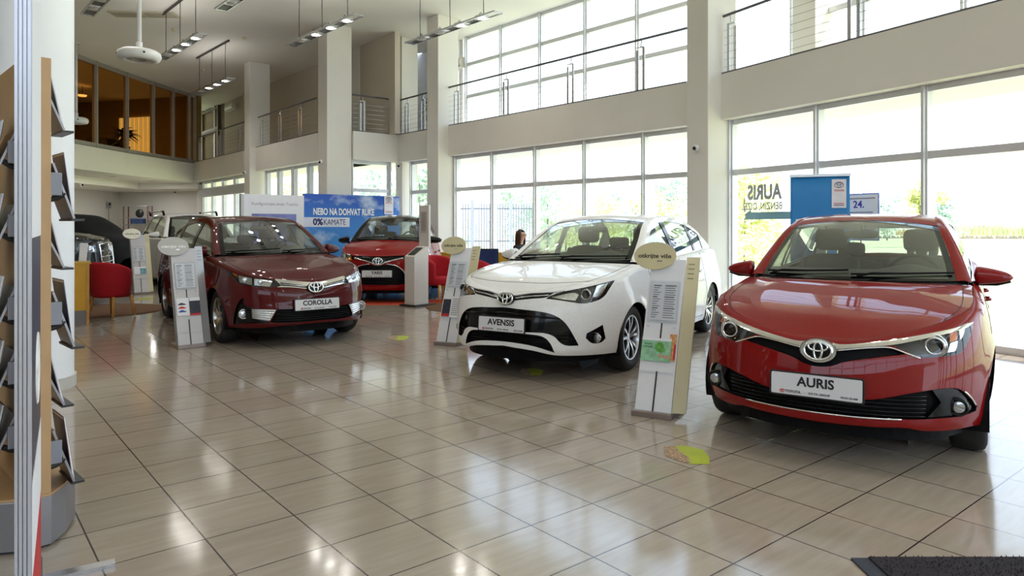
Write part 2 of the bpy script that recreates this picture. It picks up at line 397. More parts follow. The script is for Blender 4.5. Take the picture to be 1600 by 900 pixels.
# round column beside the brochure rack
rc = Vector((-4.10, 5.94, 0))
struct(MB().lathe([(0, 0), (.32, 0), (.32, ZC), (0, ZC)], 64, Matrix.Translation((rc.x, rc.y, 0))).build('column', M_WALLB, angle=40))
struct(MB().lathe([(.318, 0), (.337, 0), (.337, .1), (.318, .1)], 64, Matrix.Translation((rc.x, rc.y, 0))).build('baseboard_column', mat('stone_skirting', lin(206, 202, 196), .5, var=.06), angle=40))
# outside ground
M_GRASS = mat('dry_grass', lin(214, 212, 160), .95, var=.2, scale=.35)
gp = [pt(AR, uR, nR, 30, .4), pt(AR, uR, nR, -.2, .4), pt(AL, uL, nL, 9.3, .4), pt(AB, uB, nB, 11, .4), V2((-60, 60)), V2((-200, 400)), V2((300, 400)), V2((300, -40))]
struct(MB().prism(gp, -.5, -.13).build('ground', M_GRASS))
struct(MB().prism([pt(AR, uR, nR, 25, .38), pt(AR, uR, nR, -.2, .38), pt(AR, uR, nR, -.2, 1.7), pt(AR, uR, nR, 25, 1.7)], -.3, -.09).build('pavement', mat('pavement_concrete', lin(190, 188, 184), .9)))
struct(MB().prism([pt(AL, uL, nL, -1, .38), pt(AL, uL, nL, 12, .38), pt(AL, uL, nL, 12, 7), pt(AL, uL, nL, -1, 7)], -.3, -.1).build('pavement', MATS['pavement_concrete']))
# ------------------------------------------------------------------ car bodies: surfaces
def hermite(tab):
    """smooth interpolation through (x, y) knots, flat outside"""
    xs = [p[0] for p in tab]; ys = [p[1] for p in tab]; n = len(xs)
    d = [(ys[i + 1] - ys[i]) / (xs[i + 1] - xs[i]) for i in range(n - 1)]
    m = [d[0]] + [0.0 if d[i - 1] * d[i] <= 0 else 2 * d[i - 1] * d[i] / (d[i - 1] + d[i]) for i in range(1, n - 1)] + [d[-1]] if n > 2 else [d[0]] * 2
    def f(x):
        if x <= xs[0]: return ys[0]
        if x >= xs[-1]: return ys[-1]
        lo, hi = 0, n - 1
        while hi - lo > 1:
            k = (lo + hi) // 2
            if xs[k] <= x: lo = k
            else: hi = k
        h = xs[hi] - xs[lo]; t = (x - xs[lo]) / h
        return ys[lo] * (1 + 2 * t) * (1 - t) ** 2 + m[lo] * h * t * (1 - t) ** 2 + ys[hi] * t * t * (3 - 2 * t) + m[hi] * h * t * t * (t - 1)
    return f

class CarShape:
    def __init__(c, w0, yf, A, n, yr, Ar, nr, prof_w, prof_f, prof_r, ztop, arch, wb, rr=.05, taper=.03):
        c.w0, c.yf, c.A, c.yr, c.Ar, c.wb, c.arch, c.rr, c.taper = w0, yf, A, yr, Ar, wb, arch, rr, taper
        c.ya = yf + A; c.yb = yr - Ar
        pts = []
        N = 240
        for i in range(N + 1):
            t = (i / N) * pi / 2
            pts.append((w0 * sin(t) ** (2 / n), c.ya - A * cos(t) ** (2 / n)))
        K = 80
        for i in range(1, K): pts.append((w0, c.ya + (c.yb - c.ya) * i / K))
        for i in range(N + 1):
            t = (i / N) * pi / 2
            pts.append((w0 * cos(t) ** (2 / nr), c.yb + Ar * sin(t) ** (2 / nr)))
        S = [0.0]
        for a, b in zip(pts[:-1], pts[1:]): S.append(S[-1] + sqrt((a[0] - b[0]) ** 2 + (a[1] - b[1]) ** 2))
        c.pts, c.S, c.L = pts, S, S[-1]
        c.pw, c.pf, c.pr = hermite(prof_w), hermite(prof_f), hermite(prof_r)
        ks = []
        for kind, v, z in ztop:
            ks.append((c.s_of(kind, v), z))
        ks.sort(); c.zt = hermite(ks); c.ymid = (yf + yr) / 2; c.len = yr - yf
    def _bis(c, f, a, b):
        for _ in range(50):
            m = (a + b) / 2
            if f(m) < 0: a = m
            else: b = m
        return (a + b) / 2
    def s_of(c, kind, v):
        """arc length of the place: 'f' at lateral x on the nose, 's' at length y on the flank, 'r' at x on the tail"""
        if kind == 'f': return c._bis(lambda s: c.ref(s)[0] - v, 0, c.S[240])
        if kind == 's': return c._bis(lambda s: c.ref(s)[1] - v, 0, c.L)
        return c._bis(lambda s: v - c.ref(s)[0], c.S[-241], c.L)
    def ref(c, s):
        s = min(max(s, 0.0), c.L); S = c.S; lo, hi = 0, len(S) - 1
        while hi - lo > 1:
            k = (lo + hi) // 2
            if S[k] <= s: lo = k
            else: hi = k
        a, b = c.pts[lo], c.pts[hi]; h = S[hi] - S[lo] or 1e-9; t = (s - S[lo]) / h
        tx, ty = (b[0] - a[0]) / h, (b[1] - a[1]) / h
        return (a[0] + (b[0] - a[0]) * t, a[1] + (b[1] - a[1]) * t, -ty * -1, tx * -1)
    def ztop(c, s): return c.zt(abs(s))
    def M(c, s, z, off=0.0):
        sg = -1.0 if s < 0 else 1.0; s = abs(s)
        x, y, nx, ny = c.ref(s)
        e = .02
        x2, y2 = c.ref(s + e)[:2]; x1, y1 = c.ref(s - e)[:2]
        if s < e: x1, y1 = -c.ref(e - s)[0], c.ref(e - s)[1]
        if s > c.L - e: x2, y2 = -c.ref(2 * c.L - e - s)[0], c.ref(2 * c.L - e - s)[1]
        l = sqrt((x2 - x1) ** 2 + (y2 - y1) ** 2) or 1e-9
        nx, ny = (y2 - y1) / l, -(x2 - x1) / l                      # outward
        k = c.pw(z) * (1 - c.taper * (2 * (y - c.ymid) / c.len) ** 2)
        X, Y = x * k, y
        if y < c.ya: Y += c.pf(z) * ((c.ya - y) / c.A) ** 1.3
        if y > c.yb: Y -= c.pr(z) * ((y - c.yb) / c.Ar) ** 1.3
        for yc in (0.0, c.wb):                                         # flared arches
            r = sqrt((y - yc) ** 2 + (z - .31) ** 2)
            X += .014 * math.exp(-((r - c.arch) / .07) ** 2) * (x / c.w0) ** 4
        d = c.ztop(s) - z
        ins = -off
        if d < c.rr:
            q = min(c.rr, c.rr - d); ins += c.rr - sqrt(max(c.rr ** 2 - q * q, 0.0))
        return Vector((sg * (X - nx * ins), Y - ny * ins, z))
    def topedge(c, s, off=0.0): return c.M(s, c.ztop(s), off)
POSE = {'auris': (2.244, 4.755, -.587, .975), 'corolla': (-2.824, 8.775, .654, 1.0), 'avensis': (.418, 7.126, -.529, .99), 'yaris': (-2.41, 13.22, .015, 1.015)}
SHAPE = {
 'auris': CarShape(.88, -.90, 1.0, 2.6, 3.40, .8, 3.2,
    [(.16, .93), (.28, .975), (.45, .995), (.60, 1.0), (.74, .985), (.88, .955), (1.0, .925), (1.1, .9)],
    [(.15, .12), (.22, .04), (.30, 0.0), (.42, 0.0), (.52, .012), (.60, .03), (.68, .055), (.76, .095), (.85, .15), (1.0, .25)],
    [(.2, .1), (.35, 0), (.6, 0), (.8, .04), (1.1, .12)],
    [('f', 0, .74), ('f', .2, .748), ('f', .45, .788), ('f', .62, .828), ('f', .75, .868), ('s', -.35, .90), ('s', -.1, .932), ('s', .2, .97), ('s', .5, 1.0), ('s', 1.2, 1.015), ('s', 2.2, 1.05), ('s', 2.9, 1.09), ('r', .5, 1.11), ('r', 0, 1.11)],
    .345, 2.6),
 'corolla': CarShape(.885, -.95, 1.02, 2.6, 3.84, .8, 3.0,
    [(.16, .93), (.28, .975), (.45, .995), (.60, 1.0), (.74, .985), (.88, .955), (1.0, .925), (1.1, .9)],
    [(.15, .12), (.22, .04), (.30, 0.0), (.42, 0.0), (.52, .02), (.60, .03), (.68, .05), (.76, .085), (.85, .15), (1.0, .25)],
    [(.2, .1), (.35, 0), (.6, 0), (.8, .04), (1.1, .12)],
    [('f', 0, .765), ('f', .2, .77), ('f', .45, .79), ('f', .62, .82), ('f', .75, .855), ('s', -.35, .90), ('s', -.1, .935), ('s', .2, .97), ('s', .5, 1.0), ('s', 1.2, 1.015), ('s', 2.2, 1.045), ('s', 2.9, 1.075), ('r', .5, 1.09), ('r', 0, 1.10)],
    .345, 2.88),
 'avensis': CarShape(.905, -1.0, 1.08, 2.6, 3.92, .8, 3.0,
    [(.16, .93), (.28, .975), (.45, .995), (.60, 1.0), (.74, .985), (.88, .955), (1.0, .925), (1.1, .9)],
    [(.15, .12), (.22, .05), (.30, 0.0), (.42, 0.0), (.52, .012), (.60, .03), (.68, .05), (.76, .085), (.85, .15), (1.0, .25)],
    [(.2, .1), (.35, 0), (.6, 0), (.8, .04), (1.1, .12)],
    [('f', 0, .785), ('f', .2, .80), ('f', .45, .832), ('f', .62, .862), ('f', .75, .888), ('s', -.35, .925), ('s', -.1, .955), ('s', .2, .985), ('s', .5, 1.01), ('s', 1.2, 1.025), ('s', 2.2, 1.055), ('s', 2.9, 1.085), ('r', .5, 1.10), ('r', 0, 1.11)],
    .35, 2.86),
 'yaris': CarShape(.8475, -.79, .95, 2.6, 3.16, .7, 3.2,
    [(.16, .93), (.28, .975), (.45, .995), (.60, 1.0), (.74, .985), (.88, .955), (1.0, .925), (1.1, .9)],
    [(.15, .10), (.22, .04), (.30, 0.0), (.42, 0.0), (.52, .012), (.60, .03), (.70, .05), (.80, .085), (.9, .15), (1.0, .25)],
    [(.2, .1), (.35, 0), (.6, 0), (.8, .04), (1.1, .12)],
    [('f', 0, .84), ('f', .2, .845), ('f', .45, .872), ('f', .62, .898), ('f', .72, .922), ('s', -.3, .96), ('s', -.1, .995), ('s', .2, 1.04), ('s', .5, 1.07), ('s', 1.2, 1.085), ('s', 2.2, 1.11), ('s', 2.7, 1.13), ('r', .5, 1.15), ('r', 0, 1.15)],
    .335, 2.51),
}
POSE['suv'] = (-6.98, 15.98, .68, 1.0); POSE['pickup'] = (-8.16, 12.28, 1.9, 1.0)
SHAPE['suv'] = CarShape(.92, -.92, 1.0, 2.8, 3.42, .7, 3.2,
    [(.16, .93), (.28, .975), (.45, .995), (.65, 1.0), (.80, .985), (.95, .955), (1.05, .925), (1.2, .9)],
    [(.15, .12), (.25, .03), (.40, 0.0), (.55, 0.0), (.65, .02), (.80, .05), (.9, .1), (1.1, .2)], [(.2, .1), (.35, 0), (.6, 0), (.8, .04), (1.1, .12)],
    [('f', 0, .93), ('f', .45, .95), ('f', .75, 1.0), ('s', -.35, 1.03), ('s', .2, 1.08), ('s', .6, 1.11), ('s', 1.2, 1.12), ('s', 2.2, 1.14), ('s', 2.9, 1.17), ('r', .5, 1.18), ('r', 0, 1.18)], .37, 2.66)
SHAPE['pickup'] = CarShape(.93, -.95, 1.0, 3.6, 3.9, .7, 3.6,
    [(.16, .95), (.35, .985), (.6, 1.0), (.9, .985), (1.1, .96), (1.3, .93)],
    [(.2, .08), (.35, 0.0), (.6, 0.0), (.9, .02), (1.1, .05), (1.25, .12)], [(.2, .1), (.35, 0), (.8, 0), (1.2, .08)],
    [('f', 0, 1.16), ('f', .45, 1.17), ('f', .75, 1.19), ('s', -.35, 1.21), ('s', .2, 1.25), ('s', .6, 1.27), ('s', 2.2, 1.28), ('s', 2.9, 1.3), ('r', 0, 1.3)], .40, 2.85)
# ------------------------------------------------------------------ car bodies: building
from mathutils.kdtree import KDTree
def paint(name, col, flake=.25):
    m = mat(name, col, .5, .0, var=.03, scale=40, coat=.66, spec=.06); return m
M_TYRE = mat('tyre_rubber', (.013, .013, .014), .7, var=.15, scale=30)
M_CHROME = mat('chrome', (.86, .87, .88), .07, 1.0, var=.01)
M_SATIN = mat('satin_silver', (.62, .63, .65), .25, .9, var=.03)
M_RIMDARK = mat('rim_dark', (.045, .046, .05), .35, .6, var=.05)
M_GLOSSBLACK = mat('gloss_black', (.004, .004, .005), .12, var=.05, coat=.0, spec=.32)
M_MATTBLACK = mat('matt_black', (.005, .005, .006), .55, var=.1, spec=.12)
M_CARGLASS = glass_mat('car_glass', (.64, .70, .67), f0=1.7)
M_LENS = glass_mat('lamp_lens', (.97, .98, .99), f0=1.2)
M_SEAT = mat('seat_fabric', lin(86, 84, 74), .85, var=.1, scale=60)
M_DASH = mat('dashboard_plastic', lin(84, 83, 76), .7, var=.05)
M_LINER = mat('headliner', lin(176, 172, 160), .9, var=.03)
M_PLATE = mat('plate_white', lin(225, 225, 230), .35, var=.01)
M_INK = mat('ink_black', (.01, .01, .012), .5, var=0)
M_INKRED = mat('ink_red', lin(200, 20, 35), .5, var=0)
M_AMBER = mat('amber_reflector', lin(236, 120, 30), .2, var=.1, scale=90)
M_LAMPIN = mat('lamp_housing', (.02, .02, .023), .25, .4, var=.1)
M_REFL = mat('lamp_reflector', (.75, .77, .80), .12, 1.0, var=.12, scale=60)
M_CLEAR = mat('fog_lamp_glass', (.55, .57, .6), .12, .7, var=.3, scale=160)

def pip(p, poly):
    x, y = p; ins = False; j = len(poly) - 1
    for i in range(len(poly)):
        xi, yi = poly[i]; xj, yj = poly[j]
        if (yi > y) != (yj > y) and x < (xj - xi) * (y - yi) / (yj - yi) + xi: ins = not ins
        j = i
    return ins
def densify(poly, d, closed=True):
    out = []; n = len(poly)
    for i in range(n if closed else n - 1):
        a, b = poly[i], poly[(i + 1) % n]; l = sqrt((a[0] - b[0]) ** 2 + (a[1] - b[1]) ** 2); k = max(1, int(math.ceil(l / d)))
        out += [(a[0] + (b[0] - a[0]) * j / k, a[1] + (b[1] - a[1]) * j / k) for j in range(k)]
    if not closed: out.append(tuple(poly[-1]))
    return out
def smooth_poly(poly, it=2, keep=50):
    """rounds a polygon's corners (Chaikin), leaving angles sharper than keep degrees"""
    for _ in range(it):
        out = []; n = len(poly)
        for i in range(n):
            a, b, c_ = poly[i - 1], poly[i], poly[(i + 1) % n]
            v1 = Vector((b[0] - a[0], b[1] - a[1])); v2 = Vector((c_[0] - b[0], c_[1] - b[1]))
            if v1.length > 1e-6 and v2.length > 1e-6 and v1.angle(v2) > radians(keep): out.append(tuple(b)); continue
            out.append((b[0] + (a[0] - b[0]) * .25, b[1] + (a[1] - b[1]) * .25)); out.append((b[0] + (c_[0] - b[0]) * .25, b[1] + (c_[1] - b[1]) * .25))
        poly = out
    return poly
class Patch:
    """triangulated piece of a surface fn(u, v), cut out along outer and round the holes"""
    def __init__(s, outer, holes, fn, sp):
        outer = densify(outer, sp * .8); holes = [densify(h, sp * .8) for h in holes]
        s.outer, s.holes, s.fn = outer, holes, fn
        loops = [outer] + holes; vs = []; es = []
        for lp in loops:
            k = len(vs); vs += [Vector(p) for p in lp]; es += [(k + i, k + (i + 1) % len(lp)) for i in range(len(lp))]
        kd = KDTree(len(vs))
        for i, p in enumerate(vs): kd.insert((p.x, p.y, 0), i)
        kd.balance()
        bb = [(min(p[0] for p in l), max(p[0] for p in l), min(p[1] for p in l), max(p[1] for p in l)) for l in loops]
        def inside(p):
            if not pip(p, outer): return False
            for h, b in zip(holes, bb[1:]):
                if b[0] <= p[0] <= b[1] and b[2] <= p[1] <= b[3] and pip(p, h): return False
            return True
        nx = int((bb[0][1] - bb[0][0]) / sp) + 1; ny = int((bb[0][3] - bb[0][2]) / sp) + 1
        for i in range(nx):
            for j in range(ny):
                p = (bb[0][0] + (i + .5 * (j % 2)) * sp, bb[0][2] + (j + .5) * sp)
                if kd.find((p[0], p[1], 0))[2] > .55 * sp and inside(p): vs.append(Vector(p))
        r = delaunay_2d_cdt(vs, es, [], 0, 1e-7)
        s.uv = [tuple(v) for v in r[0]]
        s.tri = []
        for f in r[2]:
            c_ = (sum(s.uv[i][0] for i in f) / len(f), sum(s.uv[i][1] for i in f) / len(f))
            if inside(c_): s.tri.append(tuple(f))
    def obj(s, name, m, parent, off=0.0, out=None, mirror=False, wall=None):
        fn = s.fn; h = .004; P = []; N = []
        for u, v in s.uv:
            p = fn(u, v, off); a = fn(u + h, v, off) - fn(u - h, v, off); b = fn(u, v + h, off) - fn(u, v - h, off)
            n = a.cross(b)
            if n.length < 1e-12: n = Vector((0, -1, 0))
            n.normalize(); P.append(p); N.append(n)
        if out is not None:
            k = sum(n.dot(out(p)) for n, p in zip(N, P)) < 0
        else: k = False
        if k: N = [-n for n in N]
        tri = []
        for f in s.tri:
            g = (P[f[1]] - P[f[0]]).cross(P[f[2]] - P[f[0]])
            tri.append(f if g.dot(N[f[0]]) >= 0 else f[::-1])
        if wall is not None:                                        # skirt from this sheet to another depth
            for lp in [s.outer] + s.holes:
                A = [fn(u, v, off) for u, v in lp]; B = [fn(u, v, wall) for u, v in lp]; n = len(lp); k0 = len(P)
                P += A + B; N += [None] * (2 * n)
                for i in range(n): tri.append((k0 + i, k0 + (i + 1) % n, k0 + n + (i + 1) % n, k0 + n + i))
        if mirror:
            P = [Vector((-p.x, p.y, p.z)) for p in P]; N = [None if n is None else Vector((-n.x, n.y, n.z)) for n in N]; tri = [f[::-1] for f in tri]
        me = bpy.data.meshes.new(name); me.from_pydata([tuple(p) for p in P], [], tri); me.update()
        me.materials.append(m); me.polygons.foreach_set('use_smooth', [True] * len(me.polygons))
        if len(me.polygons) == len(tri):
            me.normals_split_custom_set_from_vertices([(0, 0, 0) if n is None else tuple(n) for n in N])
        o = bpy.data.objects.new(name, me); COL.objects.link(o); o.parent = parent; return o
def surf_grid(name, fn, nu, nv, m, parent, up=None):
    """quad grid with analytic normals; fn(u, v) for u in -1..1 or 0..1"""
    b = MB(); vs = []; N = []; e = 1e-3
    for j in range(nv + 1):
        for i in range(nu + 1):
            u, v = i / nu, j / nv; p = fn(u, v); vs.append(p)
            u0, u1, v0, v1 = max(0, u - e), min(1, u + e), max(0, v - e), min(1, v + e)
            n = (fn(u1, v) - fn(u0, v)).cross(fn(u, v1) - fn(u, v0)); n = n.normalized() if n.length > 1e-12 else Vector((0, 0, 1)); N.append(n)
    fs = [(j * (nu + 1) + i, j * (nu + 1) + i + 1, (j + 1) * (nu + 1) + i + 1, (j + 1) * (nu + 1) + i) for j in range(nv) for i in range(nu)]
    if up is not None and sum(n.dot(up) for n in N) < 0: N = [-n for n in N]; fs = [f[::-1] for f in fs]
    me = bpy.data.meshes.new(name); me.from_pydata([tuple(p) for p in vs], [], fs); me.update(); me.materials.append(m)
    me.polygons.foreach_set('use_smooth', [True] * len(me.polygons)); me.normals_split_custom_set_from_vertices([tuple(n) for n in N])
    o = bpy.data.objects.new(name, me); COL.objects.link(o); o.parent = parent; return o
def lerp(a, b, t): return a + (b - a) * t

def make_wheel(name, kind, parent, R=.316, W=.205, rim=.215):
    """wheel with its outer face towards +X, centred on its hub"""
    w = bpy.data.objects.new(name, None); COL.objects.link(w); w.parent = parent; w.empty_display_size = .1
    MX = Matrix.Rotation(radians(90), 3, 'Y')
    h = W / 2
    prof = [(rim - .005, -h * .82), (rim + .02, -h * .95), (R - .045, -h), (R - .015, -h * .88), (R - .004, -h * .7), (R, -h * .4), (R, h * .4), (R - .004, h * .7), (R - .015, h * .88), (R - .045, h), (rim + .02, h * .95), (rim - .005, h * .82)]
    t = MB().lathe(prof, 56, MX)
    for k in (-.35, 0, .35): t.lathe([(R + .0004, h * k - .004), (R + .0008, h * k), (R + .0004, h * k + .004)], 56, MX)
    t.build('tyre', M_TYRE, w, smooth=True)
    b = MB().lathe([(rim + .004, h * .80), (rim, h * .86), (rim - .012, h * .84), (rim - .02, h * .6), (rim - .03, -h * .7), (rim, -h * .8)], 56, MX)
    b.build('rim', M_SATIN, w, angle=40)
    d = MB().lathe([(0, -h * .1), (.14, -h * .1), (.14, -h * .2), (0, -h * .2)], 32, MX); d.build('brake_disc', mat('brake_disc', (.2, .2, .21), .4, .8), w)
    MB().lathe([(0, -h * .55), (rim - .02, -h * .55)], 32, MX).build('wheel_barrel_shade', M_MATTBLACK, w)
    sp = MB(); dk = MB()
    def spoke(bld, a0, a1, r0, r1, w0, w1, x0, x1, th=.022):
        n = 6; L_ = []; 
        for i in range(n + 1):
            t_ = i / n; r = lerp(r0, r1, t_); a = lerp(a0, a1, t_); ww = lerp(w0, w1, t_); x = lerp(x0, x1, t_) + .012 * sin(pi * t_)
            c = Vector((0, r * sin(a), r * cos(a))); tg = Vector((0, cos(a), -sin(a)))
            L_.append((c - tg * ww + Vector((x, 0, 0)), c + tg * ww + Vector((x, 0, 0)), c + tg * ww * .8 + Vector((x - th, 0, 0)), c - tg * ww * .8 + Vector((x - th, 0, 0))))
        vs = [p for q_ in L_ for p in q_]; fs = [(3, 2, 1, 0), tuple(4 * n + k for k in range(4))]
        for i in range(n):
            for k in range(4): fs.append((4 * i + k, 4 * i + (k + 1) % 4, 4 * i + 4 + (k + 1) % 4, 4 * i + 4 + k))
        bld.add(vs, fs)
    xo = h * .78
    if kind == 'thin':                                              # ten narrow machined spokes with dark flanks
        for k in range(5):
            for dd in (-.17, .17):
                a = 2 * pi * k / 5 + dd; spoke(sp, a * 1.0, a + dd * .55, .035, rim - .012, .012, .010, xo * .72, xo)
                spoke(dk, a, a + dd * .55, .035, rim - .015, .02, .019, xo * .70 - .008, xo - .010, .03)
    elif kind == 'swirl':
        for k in range(5):
            for dd in (-.12, .16):
                a = 2 * pi * k / 5 + dd; spoke(sp, a, a + dd * .9 + .25, .035, rim - .012, .02, .017, xo * .7, xo)
    else:
        for k in range(5):
            for dd in (-.14, .14):
                a = 2 * pi * k / 5 + dd; spoke(sp, a, a + dd * .7, .035, rim - .012, .019, .015, xo * .7, xo)
    sp.lathe([(0, xo * .74), (.03, xo * .74), (.05, xo * .66), (.06, xo * .4)], 24, MX)
    for k in range(5):
        a = 2 * pi * (k + .5) / 5; sp.lathe([(0, xo * .66), (.008, xo * .66), (.008, xo * .5)], 8, Matrix.Translation((0, .043 * sin(a), .043 * cos(a))) @ MX.to_4x4())
    sp.build('spokes', M_SATIN, w, angle=35)
    if dk.v: dk.build('spoke_flanks', M_RIMDARK, w)
    return w

def emblem_obj(parent, M, a=.075, b=.052, m=None, name='emblem', th=.0065):
    """three interlocked ellipses, in the local XY plane of M"""
    e = MB(); m = m or M_CHROME
    def ell(cx, cy, ra, rb, r):
        e.tube([M @ Vector((cx + ra * cos(t), cy + rb * sin(t), 0)) for t in [2 * pi * k / 40 for k in range(40)]], r, 8, closed=True)
    ell(0, 0, a, b, th); ell(0, -b * .02, a * .30, b * .93, th * .85); ell(0, b * .42, a * .70, b * .47, th * .85)
    return e.build(name, m, parent, smooth=True)

def build_car(key, sp):
    sh = SHAPE[key]; X, Y, th, sc = POSE[key]
    root = empty(sp.get('name', 'car'), (X, Y, 0), th, sp['label'], 'car', sp.get('group'), sc)
    pm = sp['paint']; fn = lambda s, z, off=0.0: sh.M(s, z, off)
    outw = lambda p: Vector((p.x, p.y - sh.ymid, 0)) + Vector((0, 0, .01))
    half = lambda pl: [(-s, z) for s, z in pl][::-1]
    def both(pl): return pl + [(-s, z) for s, z in pl[::-1] if s > 1e-6]      # closed over the centre line
    # ---- body shell
    holes = []
    for f in sp['side_holes']: p = smooth_poly(f); holes += [p, half(p)]
    for f in sp['mid_holes']: holes.append(smooth_poly(both(f)))
    zb = hermite(sp['bottom'])
    R = sh.arch
    bot = []; s_front = []
    s_lim = sh.L
    def s_y(y): return sh.s_of('s', y)
    marks = []
    for yc in (0.0, sh.wb):
        zz = .20; a0 = math.asin(max(-1, min(1, (zz - .31) / R)))
        marks.append([(s_y(yc - R * cos(a)), .31 + R * sin(a)) for a in [a0 + (pi - 2 * a0) * i / 36 for i in range(37)]])
    s = 0.0
    while s < marks[0][0][0] - .02: bot.append((s, zb(s))); s += .05
    bot += marks[0]; s = marks[0][-1][0] + .05
    while s < marks[1][0][0] - .02: bot.append((s, .20)); s += .08
    bot += marks[1]; s = marks[1][-1][0] + .05
    while s < sh.L - .02: bot.append((s, .24)); s += .06
    bot.append((sh.L, .24))
    top = [(sh.L * i / 120, sh.ztop(sh.L * i / 120) - 1e-4) for i in range(121)]
    outer = [(-s, z) for s, z in bot[::-1]][:-1] + bot + top[::-1] + [(-s, z) for s, z in top[1:]]
    Patch(outer, holes, fn, .04).obj('body_shell', pm, root, 0, outw)
    # ---- dark under tray and wheel wells
    u = MB(); pl = [sh.M(s_, .24, -.09) for s_ in [sh.L * i / 60 for i in range(61)]]
    ring = [(p.x, p.y) for p in pl] + [(-p.x, p.y) for p in pl[::-1][1:-1]]
    u.prism(ring, .17, .27)
    for yc in (0.0, sh.wb):
        for sg in (-1, 1):
            n = 20; vs = []
            for i in range(n + 1):
                a = -.35 + (pi + .7) * i / n; yy, zz = yc - (R + .004) * cos(a), .31 + (R + .004) * sin(a)
                for xx in (.42, sh.w0 * .965): vs.append((sg * xx, yy, zz))
            u.add(vs, [(2 * i, 2 * i + 1, 2 * i + 3, 2 * i + 2) for i in range(n)])
            u.add([(sg * .42, yc + R * 1.02 * cos(2 * pi * k / 24), .31 + R * 1.02 * sin(2 * pi * k / 24)) for k in range(24)], [tuple(range(24))])
    u.build('underbody', M_MATTBLACK, root)
    # ---- hood
    s_c, s_e = sp.get('hood_corner', sh.s_of('f', sh.w0 * .84)), s_y(sp['cowl'][1])
    cp = sp['hood']                                                  # centre line (y, z)
    F0 = sh.topedge(0); cp = [(F0.y, F0.z)] + cp; cz = hermite(cp); y0, y1 = cp[0][0], cp[-1][0]
    Ec = sh.topedge(s_e)
    def K(q): return Vector((Ec.x * q, lerp(y1, Ec.y, q * q), lerp(cp[-1][1], Ec.z, q * q)))
    def hood(u_, t):
        q = 2 * u_ - 1; sg = -1 if q < 0 else 1; q = abs(q)
        Fq = sh.topedge(q * s_c); E = sh.topedge(lerp(s_c, s_e, t)); tt = t
        yc = lerp(y0, y1, tt); C = Vector((0, yc, cz(yc))); Kq = K(q)
        F1 = sh.topedge(s_c)
        p = Fq * (1 - t) + Kq * t + C * (1 - q) + E * q - (F0 * ((1 - q) * (1 - t)) + F1 * (q * (1 - t)) + K(0) * ((1 - q) * t) + Ec * (q * t))
        p.z += sp.get('hood_crease', .012) * (math.exp(-((q - .6) / .14) ** 2) - .3 * math.exp(-(q / .3) ** 2)) * (1 - (2 * t - 1) ** 4) * (.3 + .7 * t)
        p.x *= sg; return p
    surf_grid('hood', hood, 64, 40, pm, root, Vector((0, 0, 1)))
    for sg in (-1, 1):
        ln = [hood(.5 + sg * .5 * lerp(.90, .93, t), t) for t in [.03 + .96 * i / 24 for i in range(25)]]
        MB().tube([p + Vector((0, 0, .0005)) for p in ln], .0022, 5).build('hood_gap', M_MATTBLACK, root)
    if 'hood_line' in sp:
        ln = [hood(.5 + .5 * q, sp['hood_line'](abs(q))) for q in [-.9 + 1.8 * i / 40 for i in range(41)]]
        MB().tube([p + Vector((0, 0, .0003)) for p in ln], .0022, 5).build('hood_gap', M_MATTBLACK, root)
    # ---- greenhouse
    G = sp['cabin']; pz = hermite(G['side']); yA, yH, yR, yC = G['yA'], G['yH'], G['yR'], G['yC']
    def zbelt(y): return sh.ztop(s_y(y))
    def xG(y, z):
        t_ = sh.topedge(s_y(y)); d = max(z - t_.z, 0); return t_.x - G.get('tumble', .3) * d - .32 * d * d
    def P(y): z = max(pz(y), zbelt(y)); return Vector((xG(y, z), y, z))
    def Pin(y, dx=.05):
        p = P(y); e = .02; t_ = Vector((0, 2 * e, pz(y + e) - pz(y - e))).normalized(); n = Vector((0, -t_.z, t_.y))
        return p + Vector((-dx, 0, 0)) + n * .014
    hc, rc_, bc = G['header'], G['rear_header'], G['rear_base']     # centre points (y, z)
    wsb = Pin(yA, .09)
    def Wb(q): k = K(0); return Vector((wsb.x * q, lerp(y1 + .05, wsb.y, q * q), lerp(k.z + .004, wsb.z, q * q)))
    hk = Pin(yH, .065); rk = Pin(yR); ck = Pin(yC)
    def arcq(c, k, q): return Vector((k.x * q, lerp(c[0], k.y, q * q), lerp(c[1], k.z, q * q)))
    def sheet(bottom, top, centre, side, bulge=0.0):
        def f(u_, t):
            q = 2 * u_ - 1; sg = -1 if q < 0 else 1; q = abs(q)
            p = bottom(q) * (1 - t) + top(q) * t + centre(t) * (1 - q) + side(t) * q - (bottom(0) * ((1 - q) * (1 - t)) + bottom(1) * (q * (1 - t)) + top(0) * ((1 - q) * t) + top(1) * (q * t))
            p.x *= sg; return p
        return f
    def cl(a, b, bulge, n):
        return lambda t: a + (b - a) * t + n * (bulge * 4 * t * (1 - t))
    up = Vector((0, 0, 1))
    def wside(t): y = lerp(yA, yH, t); d = lerp(.09, .065, t); return Pin(y, d)
    ws = sheet(Wb, lambda q: arcq(hc, hk, q), cl(Wb(0), arcq(hc, hk, 0), .035, Vector((0, -.6, .8))), wside)
    surf_grid('windshield', lambda u_, t: ws(.5 + (u_ - .5) * .93, .035 + .93 * t), 32, 20, M_CARGLASS, root, Vector((0, -1, 1)))
    fr = MB()                                                       # black border of the windshield
    def frame_band(ua, ub, ta, tb, n, along):
        vs = []
        for i in range(n + 1):
            k = i / n
            for e in (0, 1):
                u_, t = (lerp(ua, ub, k), lerp(ta, tb, e)) if along == 'u' else (lerp(ua, ub, e), lerp(ta, tb, k)); vs.append(ws(u_, t) + Vector((0, .001, -.001)))
        fr.add(vs, [(2 * i, 2 * i + 1, 2 * i + 3, 2 * i + 2) for i in range(n)])
